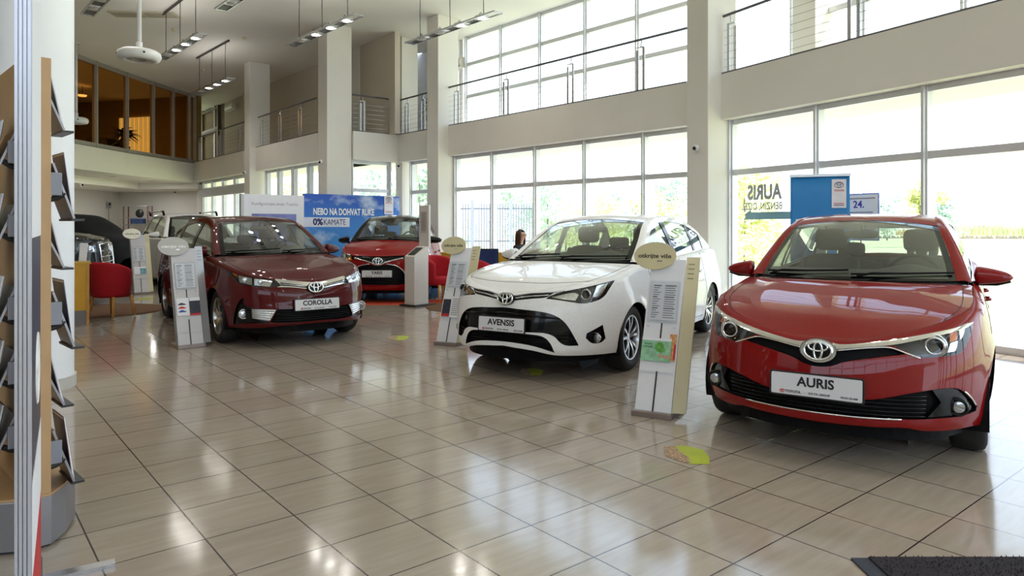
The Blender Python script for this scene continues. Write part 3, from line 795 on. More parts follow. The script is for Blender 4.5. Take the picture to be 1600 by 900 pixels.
    frame_band(0, 1, 0, .05, 32, 'u'); frame_band(0, 1, .962, 1, 32, 'u'); frame_band(0, .04, 0, 1, 20, 't'); frame_band(.96, 1, 0, 1, 20, 't')
    fr.build('windshield_surround', M_GLOSSBLACK, root, smooth=True)
    surf_grid('cowl_panel', lambda u_, t: (lambda q, sg: (lambda a: Vector((a.x * sg, a.y, a.z)))(lerp(K(q) + Vector((0, 0, -.012)), Wb(q) + Vector((0, .02, -.006)), t)))(abs(2 * u_ - 1), -1 if u_ < .5 else 1), 24, 2, M_MATTBLACK, root, up)
    rf = G['roof']; rz = hermite([(hc[0], hc[1])] + rf + [(rc_[0], rc_[1])])
    roof = sheet(lambda q: arcq(hc, hk, q), lambda q: arcq(rc_, rk, q), lambda t: Vector((0, lerp(hc[0], rc_[0], t), rz(lerp(hc[0], rc_[0], t)))), lambda t: Pin(lerp(yH, yR, t), lerp(.065, .05, t)))
    surf_grid('roof', roof, 32, 32, sp.get('roof_paint', pm), root, up)
    surf_grid('headliner', lambda u_, t: roof(u_, t) + Vector((0, 0, -.035)), 12, 12, M_LINER, root, -up)
    rb = lambda q: arcq(bc, ck, q)
    rw = sheet(lambda q: arcq(rc_, rk, q), rb, cl(arcq(rc_, rk, 0), rb(0), .03, Vector((0, .6, .8))), lambda t: Pin(lerp(yR, yC, t)))
    surf_grid('rear_window', rw, 24, 14, M_CARGLASS, root, Vector((0, 1, 1)))
    # deck behind the rear window, down to the tail
    s_c2, s_d = sh.s_of('r', sh.w0 * .8), s_y(yC); Ed = sh.topedge(s_d); T0 = sh.topedge(sh.L)
    def deck(u_, t):
        q = 2 * u_ - 1; sg = -1 if q < 0 else 1; q = abs(q)
        B0 = lambda q: Vector((Ed.x * q, lerp(bc[0], Ed.y, q * q), lerp(bc[1], Ed.z, q * q))); Fq = lambda q: sh.topedge(lerp(sh.L, s_c2, q))
        E = sh.topedge(lerp(s_d, s_c2, t)); C = lerp(B0(0), T0, t) + Vector((0, 0, .012 * 4 * t * (1 - t)))
        p = B0(q) * (1 - t) + Fq(q) * t + C * (1 - q) + E * q - (B0(0) * ((1 - q) * (1 - t)) + B0(1) * (q * (1 - t)) + Fq(0) * ((1 - q) * t) + Fq(1) * (q * t))
        p.x *= sg; return p
    surf_grid('tailgate' if sp.get('hatch') else 'boot_lid', deck, 24, 12, pm, root, up)
    surf_grid('parcel_shelf', lambda u_, t: deck(.5 + (u_ - .5) * .94, t * .9) + Vector((0, -.02, -.05)), 10, 6, M_DASH, root, up)
    for sg in (-1, 1): surf_grid('tail_lining', lambda u_, t: (lambda s_: sh.M(sg * s_, lerp(.45, sh.ztop(s_) - .03, t), -.035))(lerp(s_y(sh.wb - .1), sh.L, u_)), 24, 8, M_DASH, root)
    # sides of the cabin with window openings
    ys = [lerp(yA, yC, i / 60) for i in range(61)]
    sfn = lambda y, z, off=0.0: Vector((xG(y, z) + off, y, z))
    so = [(y, zbelt(y) - .004) for y in ys] + [(y, max(pz(y), zbelt(y) + .001)) for y in ys[::-1]]
    def dlo(a, b, off_t=.055, off_b=.016):
        ys_ = [lerp(a, b, i / 30) for i in range(31)]; bt = []; tp = []
        for y in ys_:
            z0, z1 = zbelt(y) + off_b, pz(y) - off_t
            if z1 - z0 > .004: bt.append((y, z0)); tp.append((y, z1))
        return bt + tp[::-1]
    wins = [dlo(a, b) for a, b in G['windows']]
    side = Patch(so, wins, sfn, .05)
    panes = [Patch(w_, [], sfn, .12) for w_ in wins]
    dl = dlo(G['windows'][0][0], G['windows'][-1][1])
    pill = [Patch(dlo(a[1] - .01, b[0] + .01, .052, .012), [], sfn, .12) for a, b in zip(G['windows'][:-1], G['windows'][1:])]
    for mir in (False, True):
        so_ = Vector((-1 if mir else 1, 0, .2))
        side.obj('side_frame', sp.get('greenhouse', pm), root, 0, lambda p: Vector((1, 0, 0)), mirror=mir)
        side.obj('pillar_lining', M_LINER, root, -.022, lambda p: Vector((1, 0, 0)), mirror=mir)
        for p_ in panes: p_.obj('side_window', M_CARGLASS, root, -.006, lambda p: Vector((1, 0, 0)), mirror=mir)
        for p_ in pill: p_.obj('door_pillar', M_GLOSSBLACK, root, .002, lambda p: Vector((1, 0, 0)), mirror=mir)
        sg = -1 if mir else 1
        def rail(u_, v):
            y = lerp(yA, yC, u_)
            d = lerp(.09, .065, (y - yA) / (yH - yA)) if y < yH else lerp(.065, .05, min(1, (y - yH) / (yR - yH)))
            a, b = P(y), Pin(y, d); p = lerp(a, b, v) + Vector((.5, 0, .8)) * (.011 * sin(pi * v)); return Vector((sg * p.x, p.y, p.z))
        surf_grid('roof_rail', rail, 60, 5, sp.get('greenhouse', pm), root, Vector((sg * .5, 0, 1)))
        wt = MB(); wt.tube([Vector((sg * (xG(y, zbelt(y) + .012) + .002), y, zbelt(y) + .012)) for y in [lerp(G['windows'][0][0] - .05, G['windows'][-1][1], i / 30) for i in range(31)]], .006, 6)
        wt.build('window_trim', sp.get('trim', M_GLOSSBLACK), root, smooth=True)
    # door gaps and handles
    for sg in (-1, 1):
        g = MB()
        for y in sp['doors']:
            g.tube([(lambda p: Vector((sg * (p.x + .0006), p.y, p.z)))(sh.M(s_y(y + .02 * sin((z - .3) * 4)), z)) for z in [.27 + (zbelt(y) - .29) * i / 14 for i in range(15)]], .0022, 5)
        sa, sb = s_y(sp['doors'][0]), s_y(sp['doors'][-1])
        g.tube([(lambda p: Vector((sg * (p.x + .0006), p.y, p.z)))(sh.M(lerp(sa, sb, i / 20), .27)) for i in range(21)], .0022, 5)
        g.build('door_gap', M_MATTBLACK, root)
        for y in [d - .16 for d in sp['doors'][1:]]:
            p = sh.M(s_y(y), .83); MB().tube([(sg * (p.x - .004), y - .10, .83), (sg * (p.x + .025), y - .08, .832), (sg * (p.x + .027), y + .05, .835), (sg * (p.x - .004), y + .07, .836)], .011, 8).build('door_handle', sp.get('handle', pm), root, smooth=True)
    # ---- mirrors
    mx_, my_, mz_ = sp['mirror']
    for sg in (-1, 1):
        def mir(u_, v):
            a = 2 * pi * u_; k = (v * 2 - 1)                            # k along the width, outward
            r = max(1 - abs(k) ** (12 if k < 0 else 5), 0) ** .5; g_ = (k + 1) / 2; hz = .066 * r * (1 - .62 * g_ ** 1.7); hy = .080 * r * (1 - .45 * g_ ** 1.5)
            ca, sa_ = cos(a), sin(a); ca = math.copysign(abs(ca) ** .8, ca); sa_ = math.copysign(abs(sa_) ** .8, sa_)
            return Vector((sg * (mx_ + .118 * k), my_ + hy * ca + .03 * k, mz_ + hz * sa_ - .014 * g_))
        mo = surf_grid('mirror_housing', mir, 28, 18, sp.get('mirror_paint', pm), root)
        b = MB(); b.tube([(sg * (mx_ - .16), my_ + .02, mz_ - .06), (sg * (mx_ - .07), my_ + .01, mz_ - .062), (sg * (mx_ + .02), my_ + .01, mz_ - .058), (sg * (mx_ + .1), my_ + .03, mz_ - .045)], [.022, .024, .026, .012], 10, flat=.7)
        b.build('mirror_foot', M_MATTBLACK, root, smooth=True)
    # ---- cabin furniture
    d0 = y1 + .12; dz = cp[-1][1] + .015
    def dash(u_, v):
        q = 2 * u_ - 1; x = .70 * q; y = lerp(d0 + .28 * q * q, d0 + .72, v)
        bn = .055 * math.exp(-((x - .36) / .17) ** 2) * math.exp(-((v - .62) / .22) ** 2)
        z = dz + .035 * sin(min(v * 1.5, 1) * pi / 2) - (0 if v < .8 else (v - .8) / .2 * .30) + bn; return Vector((x, y, z))
    surf_grid('dashboard', dash, 40, 20, M_DASH, root, up)
    sy = y1 + 1.42
    sb = .0
    def seat(x, y, n, headrest=True, w=.27, zt=1.15, lean=.24, ztop_=1.385):
        m_ = MB()
        prof = [(.0, .34), (.02, .45), (.08, .62), (lean * .75, zt - .12), (lean, zt), (lean + .05, zt + .01), (lean + .11, zt - .05), (lean, .62), (.14, .34)]
        k = len(prof); ws_ = []
        for i in range(9):
            q = -1 + 2 * i / 8
            for (py, pz_) in prof:
                f_ = 1 - .10 * max(0, (pz_ - .75) / (zt - .75)); ws_.append((x + q * w * f_, y + py - .05 * (abs(q) ** 3) * (1 if py < .2 or pz_ > zt - .02 else 0), pz_ - .05 * abs(q) ** 4 * (1 if pz_ > zt - .15 else 0)))
        fs = [(i * k + j, (i + 1) * k + j, (i + 1) * k + (j + 1) % k, i * k + (j + 1) % k) for i in range(8) for j in range(k)] + [tuple(range(k))[::-1], tuple(8 * k + j for j in range(k))]
        m_.add(ws_, fs); m_.box((x, y - .2, .40), (w * 1.9, .50, .16))
        o = m_.build(n, M_SEAT, root, smooth=True, bevel=.02)
        if headrest:
            hb = MB(); yy = y + lean + .05
            hb.grid(lambda u_, v: (lambda a, b_: Vector((x + .14 * math.copysign(abs(cos(a) * sin(b_)) ** .42, cos(a)), yy + .055 * math.copysign(abs(sin(a) * sin(b_)) ** .7, sin(a)), (zt + ztop_) / 2 + .02 + (ztop_ - zt - .03) / 2 * math.copysign(abs(cos(b_)) ** .5, cos(b_)))))(2 * pi * u_, pi * (1 - v)), 20, 10)
            hb.build('headrest', M_SEAT, o, smooth=True)
            for dx in (-.05, .05): MB().tube([(x + dx, yy, zt - .02), (x + dx, yy, zt + .08)], .007, 6).build('headrest_post', M_CHROME, o)
        return o
    seat(.37, sy, 'front_seat'); seat(-.37, sy, 'front_seat')
    seat(-.33, sy + .92, 'rear_seat', True, .33, 1.07, .26, 1.24); seat(.33, sy + .92, 'rear_seat', True, .33, 1.07, .26, 1.24)
    st = MB(); c0 = Vector((.37, y1 + .80, dz - .02)); tl = radians(62)
    ux = Vector((1, 0, 0)); uy = Vector((0, cos(tl), sin(tl)))
    st.tube([c0 + ux * (.185 * cos(a)) + uy * (.185 * sin(a)) for a in [2 * pi * k / 32 for k in range(32)]], .014, 8, closed=True)
    st.tube([c0 - ux * .18, c0, c0 + ux * .18], .02, 8, flat=.6); st.tube([c0 - uy * .18, c0], .02, 8)
    st.build('steering_wheel', M_MATTBLACK, root, smooth=True)
    mr = MB(); p0 = arcq(hc, hk, 0); mr.grid(lambda u_, v: (lambda a, b_: Vector((.125 * math.copysign(abs(cos(b_)) ** .5, -cos(b_)), p0.y + .02 + .02 * sin(a) * sin(b_), p0.z - .115 + .036 * math.copysign(abs(cos(a) * sin(b_)) ** .7, cos(a)))))(2 * pi * u_, pi * v), 16, 12)
    mr.tube([(0, p0.y + .02, p0.z - .08), (0, p0.y + .01, p0.z - .01)], .012, 8); mr.build('rear_view_mirror', M_DASH, root, smooth=True)
    tb = MB()
    tb.box((0, (d0 + yC) / 2 + .1, .3), (1.3, yC - d0 + .1, .04)); tb.build('cabin_floor', M_MATTBLACK, root)
    for sg in (-1, 1):
        cd = MB(); yy = [lerp(y1 + .3, yC, i / 20) for i in range(21)]
        vs = [v_ for y in yy for v_ in (Vector((sg * (xG(y, zbelt(y)) - .06), y, zbelt(y) - .01)), Vector((sg * (xG(y, zbelt(y)) - .10), y, .35)))]
        cd.add(vs, [(2 * i, 2 * i + 1, 2 * i + 3, 2 * i + 2) for i in range(20)]); cd.build('door_lining', M_DASH, root, smooth=True)
    # ---- wheels
    w0_ = make_wheel('wheel', sp['rim'], root)
    tx = sh.w0 - .14
    w0_.location = (tx, 0, .316)
    for x, y in ((-tx, 0), (tx, sh.wb), (-tx, sh.wb)):
        c = copy_tree(w0_, root); c.location = (x, y, .316)
        if x < 0: c.rotation_euler = (0, 0, pi)
    # ---- wipers
    for xa, xb, ya_ in ((-.62, .0, 0), (.02, .66, 0)):
        wv = []
        for i in range(15):
            k = i / 14; u_ = .5 + .5 * lerp(xa, xb, k) / max(.1, wsb.x); p = ws(u_, .055 + .05 * (k if xa < -.1 else k)); wv.append(p + Vector((0, -.012, .012)))
        wp = MB().tube(wv, .008, 6); p = ws(.5 + .5 * lerp(xa, xb, .1) / wsb.x, 0); wp.tube([wv[7], wv[3] + Vector((0, -.02, .006)), wv[0] + Vector((.05, -.06, -.01))], .009, 6)
        wp.build('wiper', M_MATTBLACK, root, smooth=True)
    car = dict(root=root, sh=sh, fn=fn, out=outw, half=half, both=both, pm=pm, hood=hood, s_y=s_y)
    return car

def loc_frame(car, s, z, off=0.0):
    f = car['fn']; p = f(s, z, off); a = (f(s + .01, z) - f(s - .01, z)).normalized(); b = (f(s, z + .01) - f(s, z - .01)); b = (b - a * b.dot(a)).normalized()
    return frame_M(p, a, b)
def on_car(car, name, poly, m, off, wall=None, mid=False, sides=(1, -1), sm=2, sp=.03):
    """a piece lying on (or sunk under) the car's skin; off is its height over the skin"""
    o = []
    if mid: o.append(Patch(smooth_poly(car['both'](poly), sm), [], car['fn'], sp).obj(name, m, car['root'], off, car['out'], wall=wall))
    else:
        p = smooth_poly(poly, sm)
        for sd in sides: o.append(Patch(p if sd > 0 else car['half'](p), [], car['fn'], sp).obj(name, m, car['root'], off, car['out'], wall=wall))
    return o
def skin_tube(car, name, pts, r, m, off=0.0, mid=False, parent=None, flat=1.0, sides=(1, -1)):
    out = []
    for sd in ((1,) if mid else sides):
        pl = [(-s, z) for s, z in pts[::-1] if s > 1e-6] + pts if mid else [(sd * s, z) for s, z in pts]
        pl = densify(pl, .03, False); pl2 = pl
        for _ in range(2):
            pl2 = [pl2[0]] + [((a[0] + 2 * b[0] + c[0]) / 4, (a[1] + 2 * b[1] + c[1]) / 4) for a, b, c in zip(pl2[:-2], pl2[1:-1], pl2[2:])] + [pl2[-1]]
        out.append(MB().tube([car['fn'](s, z, off) for s, z in pl2], r, 8, flat=flat).build(name, m, parent or car['root'], smooth=True))
    return out
def slats(car, name, poly, zs, r, m, off, mid=True, sides=(1, -1), smax=9):
    """bars across a grille opening, one part each"""
    pl = car['both'](poly) if mid else poly
    for z in zs:
        xs = []
        for i in range(len(pl)):
            a, b = pl[i], pl[(i + 1) % len(pl)]
            if (a[1] > z) != (b[1] > z): xs.append(a[0] + (b[0] - a[0]) * (z - a[1]) / (b[1] - a[1]))
        xs.sort()
        for a, b in zip(xs[::2], xs[1::2]):
            a, b = max(a, -smax), min(b, smax)
            for sd in ((1,) if mid else sides):
                n = max(2, int((b - a) / .04)); MB().tube([car['fn'](sd * lerp(a, b, i / n), z, off) for i in range(n + 1)], r, 6, flat=.7).build(name, m, car['root'], smooth=True)
def disc(car, name, s, z, r, m, off, depth=.02, prof=None, parent=None, seg=32):
    out = []
    for sd in (1, -1):
        M = loc_frame(car, sd * s, z, off)
        # face straight ahead rather than along the skin
        M = frame_M(M.translation, (1, 0, 0), (0, 0, 1)) if prof == 'ahead' else M
        if sd < 0 and prof != 'ahead': pass
        Z = MB().lathe([(0, depth * .3), (r * .55, depth * .22), (r * .92, 0), (r, -depth * .4), (r, -depth)], seg, M); out.append(Z.build(name, m, parent or car['root'], angle=40))
    return out
def ring(car, name, s, z, r, t, m, off, ahead=True, parent=None):
    out = []
    for sd in (1, -1):
        M = loc_frame(car, sd * s, z, off)
        if ahead: M = frame_M(M.translation, (1, 0, 0), (0, 0, 1))
        out.append(MB().tube([M @ Vector((r * cos(a), r * sin(a), 0)) for a in [2 * pi * k / 36 for k in range(36)]], t, 8, closed=True).build(name, m, parent or car['root'], smooth=True))
    return out
def number_plate(car, z0, z1, word, fwd=.02, size=.075, w=.52):
    sh = car['sh']; zc = (z0 + z1) / 2; y = min(sh.M(0, z, 0).y for z in (z0, zc, z1)) - fwd; tilt = radians(4)
    M = Matrix.Translation((0, y, zc)) @ Matrix.Rotation(radians(90) - tilt, 4, 'X')
    pb = MB(); v = [M @ Vector((p[0], p[1], -.006)) for p in rrect(w + .022, z1 - z0 + .018, .012)] + [M @ Vector((p[0], p[1], .004)) for p in rrect(w + .022, z1 - z0 + .018, .012)]
    n = len(v) // 2; pb.add(v, [tuple(range(n, 2 * n)), tuple(range(n))[::-1]] + [(i, (i + 1) % n, n + (i + 1) % n, n + i) for i in range(n)])
    hold = pb.build('plate_holder', M_BLACK, car['root'])
    pb = MB(); v = [M @ Vector((p[0], p[1], .004)) for p in rrect(w, z1 - z0, .008)] + [M @ Vector((p[0], p[1], .007)) for p in rrect(w, z1 - z0, .008)]
    n = len(v) // 2; pb.add(v, [tuple(range(n, 2 * n)), tuple(range(n))[::-1]] + [(i, (i + 1) % n, n + (i + 1) % n, n + i) for i in range(n)])
    pl = pb.build('name_plate', M_PLATE, car['root'])
    h = z1 - z0; T = lambda x, yy: M @ Matrix.Translation((x, yy, .0078))
    text_obj('lettering', word, size, M_INK, pl, T(0, h * .13), bold=.0022)
    text_obj('lettering', 'TOYOTA', .021, M_INK, pl, T(-.125, -h * .36), bold=.0006)
    emblem_obj(pl, T(-.185, -h * .36), .013, .0095, M_INKRED, 'plate_emblem', .0016)
    text_obj('lettering', 'GO.TA. GROUP', .017, M_INK, pl, T(.02, -h * .36), bold=.0004)
    text_obj('lettering', '021/21-55-468', .015, M_INK, pl, T(.18, -h * .36), bold=.0004)
    return pl
# ------------------------------------------------------------------ the cars
P_RED = paint('paint_bright_red', lin(132, 3, 8))
P_DKRED = paint('paint_dark_red', lin(80, 3, 9))
P_WHITE = paint('paint_pearl_white', lin(246, 246, 247))
P_RED2 = paint('paint_red', lin(134, 5, 8))
def lamp_unit(car, poly, depth=.05, m=None):
    on_car(car, 'headlight_housing', poly, m or M_LAMPIN, -depth, wall=-.002)
    return on_car(car, 'headlight', poly, M_LENS, .001)
def badge(car, z, a, b, fwd=.02, plate=None, tilt=12, th=.0065):
    sh = car['sh']; p = sh.M(0, z, fwd); M = Matrix.Translation(p) @ Matrix.Rotation(radians(90 - tilt), 4, 'X')
    if plate:
        k, mm, t = plate; MB().lathe([(0, t), (1, t), (1.04, 0), (1.04, -.02)], 40, M @ Matrix.Diagonal((a * k, b * k, 1, 1))).build('emblem_plate', mm, car['root'], angle=40)
    return emblem_obj(car['root'], M @ Matrix.Translation((0, 0, .006)), a, b, th=th)

# -- bright red hatchback in the foreground
AUR = dict(label='bright red hatchback nearest the camera, in front of the blue roll-up banner', paint=P_RED, rim='twin', hatch=True,
  bottom=[(0, .256), (.34, .266), (.475, .272), (.6, .252), (.77, .247), (.93, .245), (1.2, .22)],
  cowl=(.20, .52), hood=[(-.55, .86), (-.25, .94), (.0, .99), (.20, 1.02)], doors=[.58, 1.62, 2.5], mirror=(.885, .70, 1.065),
  cabin=dict(side=[(.52, 1.0), (.82, 1.21), (1.12, 1.405), (1.38, 1.47), (1.7, 1.49), (2.3, 1.475), (2.8, 1.41), (3.05, 1.30), (3.2, 1.12)], yA=.54, yH=1.12, yR=2.85, yC=3.17,
    header=(1.03, 1.462), rear_header=(2.95, 1.43), rear_base=(3.28, 1.12), roof=[(1.25, 1.502), (1.6, 1.522), (2.2, 1.515)], windows=[(.62, 1.56), (1.66, 2.44), (2.5, 2.9)]),
  side_holes=[], mid_holes=[])
A_HEAD = [(.40, .727), (.395, .745), (.534, .774), (.672, .80), (.815, .818), (.946, .836), (1.004, .84), (.996, .82), (.962, .784), (.883, .723), (.851, .688), (.806, .675), (.681, .669), (.556, .662), (.49, .692)]
A_GRILLE = [(0, .578), (.079, .588), (.141, .621), (.255, .645), (.369, .667), (.488, .684), (.393, .726), (.177, .700), (.099, .69), (0, .715)]
A_INTAKE = [(0, .316), (.188, .319), (.447, .322), (.538, .321), (.694, .326), (.884, .324), (1.005, .335), (1.006, .356), (.938, .414), (.864, .462), (.804, .489), (.739, .496), (.627, .490), (.48, .466), (.37, .437), (.254, .414), (0, .412)]
AUR['side_holes'] = [A_HEAD]; AUR['mid_holes'] = [A_GRILLE, A_INTAKE]
c = build_car('auris', AUR)
on_car(c, 'upper_grille', A_GRILLE, M_MATTBLACK, -.03, wall=-.001, mid=True)
on_car(c, 'lower_grille', A_INTAKE, M_MATTBLACK, -.045, wall=-.001, mid=True)
slats(c, 'grille_bar', A_INTAKE, [.335, .358, .381, .404, .427, .45], .006, M_GLOSSBLACK, -.012, smax=.6)
on_car(c, 'fog_lamp_bezel', [(.62, .33), (.884, .328), (1.0, .338), (1.0, .356), (.934, .41), (.86, .458), (.80, .484), (.735, .490), (.64, .484), (.70, .41)], M_GLOSSBLACK, -.014, wall=-.04)
ring(c, 'fog_lamp_ring', .815, .380, .046, .010, M_GLOSSBLACK, -.004); disc(c, 'fog_lamp', .815, .380, .034, M_CLEAR, .004, prof='ahead')
lamp_unit(c, A_HEAD)
disc(c, 'projector_lens', .66, .725, .038, M_GLOSSBLACK, -.012, prof='ahead'); ring(c, 'projector_ring', .66, .725, .047, .009, M_CHROME, -.016); ring(c, 'projector_ring', .66, .725, .066, .005, M_CHROME, -.026)
on_car(c, 'indicator', [(.79, .74), (.80, .80), (.87, .812), (.86, .75)], M_AMBER, -.03); on_car(c, 'lamp_reflector_panel', [(.88, .75), (.885, .815), (.97, .828), (.955, .79)], M_REFL, -.025); on_car(c, 'lamp_reflector_panel', [(.76, .685), (.79, .735), (.86, .745), (.835, .69)], M_REFL, -.028)
on_car(c, 'chrome_wing', [(.05, .70), (.07, .722), (.12, .714), (.255, .732), (.414, .760), (.534, .781), (.672, .805), (.815, .824), (.946, .843), (1.0, .846), (.946, .828), (.815, .806), (.672, .786), (.534, .759), (.402, .730), (.177, .700), (.099, .686)], M_CHROME, .009, wall=-.004)
skin_tube(c, 'chrome_line', [(.09, .678), (.255, .705), (.39, .719), (.492, .683), (.556, .661)], .0055, M_CHROME, -.001)
skin_tube(c, 'chrome_lip', [(0, .313), (.188, .315), (.46, .32)], .005, M_CHROME, .003, mid=True)
skin_tube(c, 'chrome_corner', [(.86, .466), (.94, .415), (1.0, .362)], .006, M_CHROME, .002)
badge(c, .675, .076, .054, .026, (1.3, M_CHROME, -.004), 8, .008)
sh_ = c['sh']; pb_ = sh_.M(0, .675, .026); MB().lathe([(0, .0045), (1, .0035), (1, -.01)], 40, Matrix.Translation(pb_) @ Matrix.Rotation(radians(82), 4, 'X') @ Matrix.Diagonal((.074, .052, 1, 1))).build('emblem_field', M_GLOSSBLACK, c['root'], angle=40)
number_plate(c, .412, .538, 'AURIS', .045, w=.495)

# -- dark red saloon
COR = dict(label='dark red saloon car behind the silver stand with white lettering', paint=P_DKRED, rim='swirl',
  bottom=[(0, .268), (.39, .262), (.63, .24), (1.0, .226), (1.2, .22)],
  cowl=(.14, .46), hood=[(-.6, .88), (-.3, .945), (.0, .995), (.14, 1.02)], doors=[.55, 1.65, 2.6], mirror=(.90, .72, 1.075), handle=M_CHROME, trim=M_CHROME,
  cabin=dict(side=[(.46, 1.0), (.8, 1.21), (1.18, 1.415), (1.48, 1.475), (1.8, 1.49), (2.35, 1.46), (2.85, 1.33), (3.15, 1.16), (3.3, 1.08)], yA=.48, yH=1.18, yR=2.4, yC=3.2,
    header=(1.08, 1.465), rear_header=(2.45, 1.475), rear_base=(3.1, 1.115), roof=[(1.33, 1.51), (1.7, 1.53), (2.05, 1.522)], windows=[(.6, 1.6), (1.7, 2.52), (2.58, 2.84)]))
C_HEAD = [(.385, .712), (.455, .776), (.724, .806), (.96, .832), (1.18, .872), (1.24, .882), (1.15, .84), (1.038, .80), (.918, .728), (.758, .704), (.566, .692), (.44, .695)]
C_BAND = [(0, .66), (.095, .663), (.28, .690), (.44, .695), (.385, .712), (.455, .776), (.453, .784), (.266, .762), (.084, .738), (0, .735)]
C_SLAT = [(.09, .684), (.113, .674), (.278, .703), (.385, .712), (.40, .745), (.24, .722), (.10, .70)]
C_FOGH = [(.832, .578), (.903, .548), (.993, .409), (1.04, .262), (.942, .285), (.555, .300), (.452, .446), (.766, .464), (.847, .506)]
C_INT = [(0, .297), (.115, .297), (.393, .294), (.534, .306), (.446, .450), (0, .44)]
COR['side_holes'] = [C_HEAD, C_FOGH]; COR['mid_holes'] = [C_INT, C_BAND]
c = build_car('corolla', COR)
on_car(c, 'grille_band', C_BAND, M_CHROME, .006, wall=-.02, mid=True)
on_car(c, 'upper_grille', C_SLAT, M_GLOSSBLACK, .009, wall=.0)
skin_tube(c, 'grille_bar', [(.10, .690), (.26, .712), (.39, .728)], .004, M_CHROME, .012)
on_car(c, 'lower_grille', C_INT, M_MATTBLACK, -.045, wall=-.001, mid=True)
slats(c, 'grille_bar', C_INT, [.32, .345, .37, .395, .42], .006, M_GLOSSBLACK, -.012)
on_car(c, 'fog_lamp_bezel', C_FOGH, M_GLOSSBLACK, -.02, wall=-.001)
on_car(c, 'fog_lamp_slats', [(.745, .452), (.46, .446), (.535, .318), (.745, .345)], M_SATIN, -.012, wall=-.02)
for k in range(5): skin_tube(c, 'chrome_slat', [(.745, .355 + .023 * k), (.60, .345 + .024 * k), (.53 - .016 * k, .335 + .025 * k)], .006, M_CHROME, -.004)
ring(c, 'fog_lamp_ring', .86, .392, .05, .008, M_SATIN, -.01); disc(c, 'fog_lamp', .86, .392, .04, M_CLEAR, .0, prof='ahead')
lamp_unit(c, C_HEAD, .05, M_LAMPIN)
on_car(c, 'lamp_reflector_panel', [(.92, .745), (.955, .822), (.74, .80), (.74, .715)], M_REFL, -.02, wall=-.04); on_car(c, 'lamp_reflector_panel', [(.71, .715), (.71, .797), (.48, .77), (.52, .70)], M_REFL, -.02, wall=-.04)
disc(c, 'projector_lens', .82, .77, .034, M_CLEAR, -.008, prof='ahead'); disc(c, 'projector_lens', .62, .75, .032, M_CLEAR, -.008, prof='ahead')
on_car(c, 'indicator', [(.98, .80), (1.0, .838), (1.12, .858), (1.06, .82)], M_AMBER, -.03)
badge(c, .678, .084, .056, .03, (1.12, M_GLOSSBLACK, .0), 8, .009)
number_plate(c, .43, .55, 'COROLLA', .03)

# -- white saloon
AVE = dict(label='white saloon car standing between the two cream-sided stands', paint=P_WHITE, rim='thin',
  bottom=[(0, .312), (.3, .288), (.53, .245), (.8, .236), (1.2, .22)],
  cowl=(.02, .38), hood=[(-.7, .885), (-.35, .96), (-.1, 1.01), (.02, 1.03)], doors=[.5, 1.62, 2.55], mirror=(.91, .66, 1.075), trim=M_CHROME, handle=M_CHROME,
  hood_line=lambda q: .13 - .10 * q * q,
  cabin=dict(side=[(.38, 1.0), (.75, 1.20), (1.2, 1.42), (1.5, 1.485), (1.85, 1.505), (2.4, 1.475), (2.9, 1.35), (3.2, 1.18), (3.36, 1.09)], yA=.40, yH=1.22, yR=2.4, yC=3.27,
    header=(1.14, 1.475), rear_header=(2.45, 1.49), rear_base=(3.2, 1.125), roof=[(1.38, 1.525), (1.75, 1.545), (2.1, 1.538)], windows=[(.55, 1.58), (1.68, 2.48), (2.54, 2.92)]))
V_HEAD = [(.401, .743), (.42, .765), (.525, .804), (.704, .831), (.9, .86), (1.1, .884), (1.18, .892), (1.087, .831), (.989, .740), (.854, .709), (.755, .698), (.642, .715), (.5, .735)]
V_BAR = [(0, .70), (.093, .719), (.264, .742), (.401, .752), (.43, .775), (.465, .795), (.232, .784), (.078, .758), (0, .76)]
V_INT = [(0, .45), (.254, .447), (.485, .446), (.583, .332), (.738, .332), (.642, .486), (.565, .569), (.458, .617), (.316, .638), (.127, .646), (0, .655)]
V_LOW = [(0, .352), (.304, .335), (.515, .272), (.478, .354), (.407, .421), (.25, .432), (0, .436)]
V_FOG = [(.809, .437), (.982, .502), (1.03, .376), (.987, .338), (.867, .337), (.802, .396)]
AVE['side_holes'] = [V_HEAD, V_FOG]; AVE['mid_holes'] = [V_BAR, V_INT, V_LOW]
c = build_car('avensis', AVE)
on_car(c, 'upper_grille', V_BAR, M_GLOSSBLACK, .002, wall=-.03, mid=True)
skin_tube(c, 'chrome_line', [(.07, .757), (.232, .786), (.46, .80), (.56, .815)], .006, M_SATIN, .006); skin_tube(c, 'chrome_line', [(.08, .735), (.25, .762), (.42, .775)], .007, M_SATIN, .004)
on_car(c, 'lower_grille', V_INT, M_GLOSSBLACK, -.025, wall=-.001, mid=True)
skin_tube(c, 'chrome_line', [(0, .604), (.229, .594), (.427, .581), (.54, .574)], .008, M_GLOSSBLACK, -.008, mid=True)
slats(c, 'grille_bar', V_INT, [.36, .39, .42], .007, M_MATTBLACK, -.014)
on_car(c, 'bumper_intake', V_LOW, M_MATTBLACK, -.045, wall=-.001, mid=True)
slats(c, 'grille_bar', V_LOW, [.36, .385, .41], .006, M_GLOSSBLACK, -.02)
on_car(c, 'fog_lamp_bezel', V_FOG, M_GLOSSBLACK, -.025, wall=-.001); ring(c, 'fog_lamp_ring', .925, .386, .042, .006, M_SATIN, -.018); disc(c, 'fog_lamp', .925, .386, .035, M_CLEAR, -.005, prof='ahead')
lamp_unit(c, V_HEAD, .05)
ring(c, 'projector_ring', .79, .775, .044, .009, M_SATIN, -.016); disc(c, 'projector_lens', .79, .775, .036, M_GLOSSBLACK, -.012, prof='ahead')
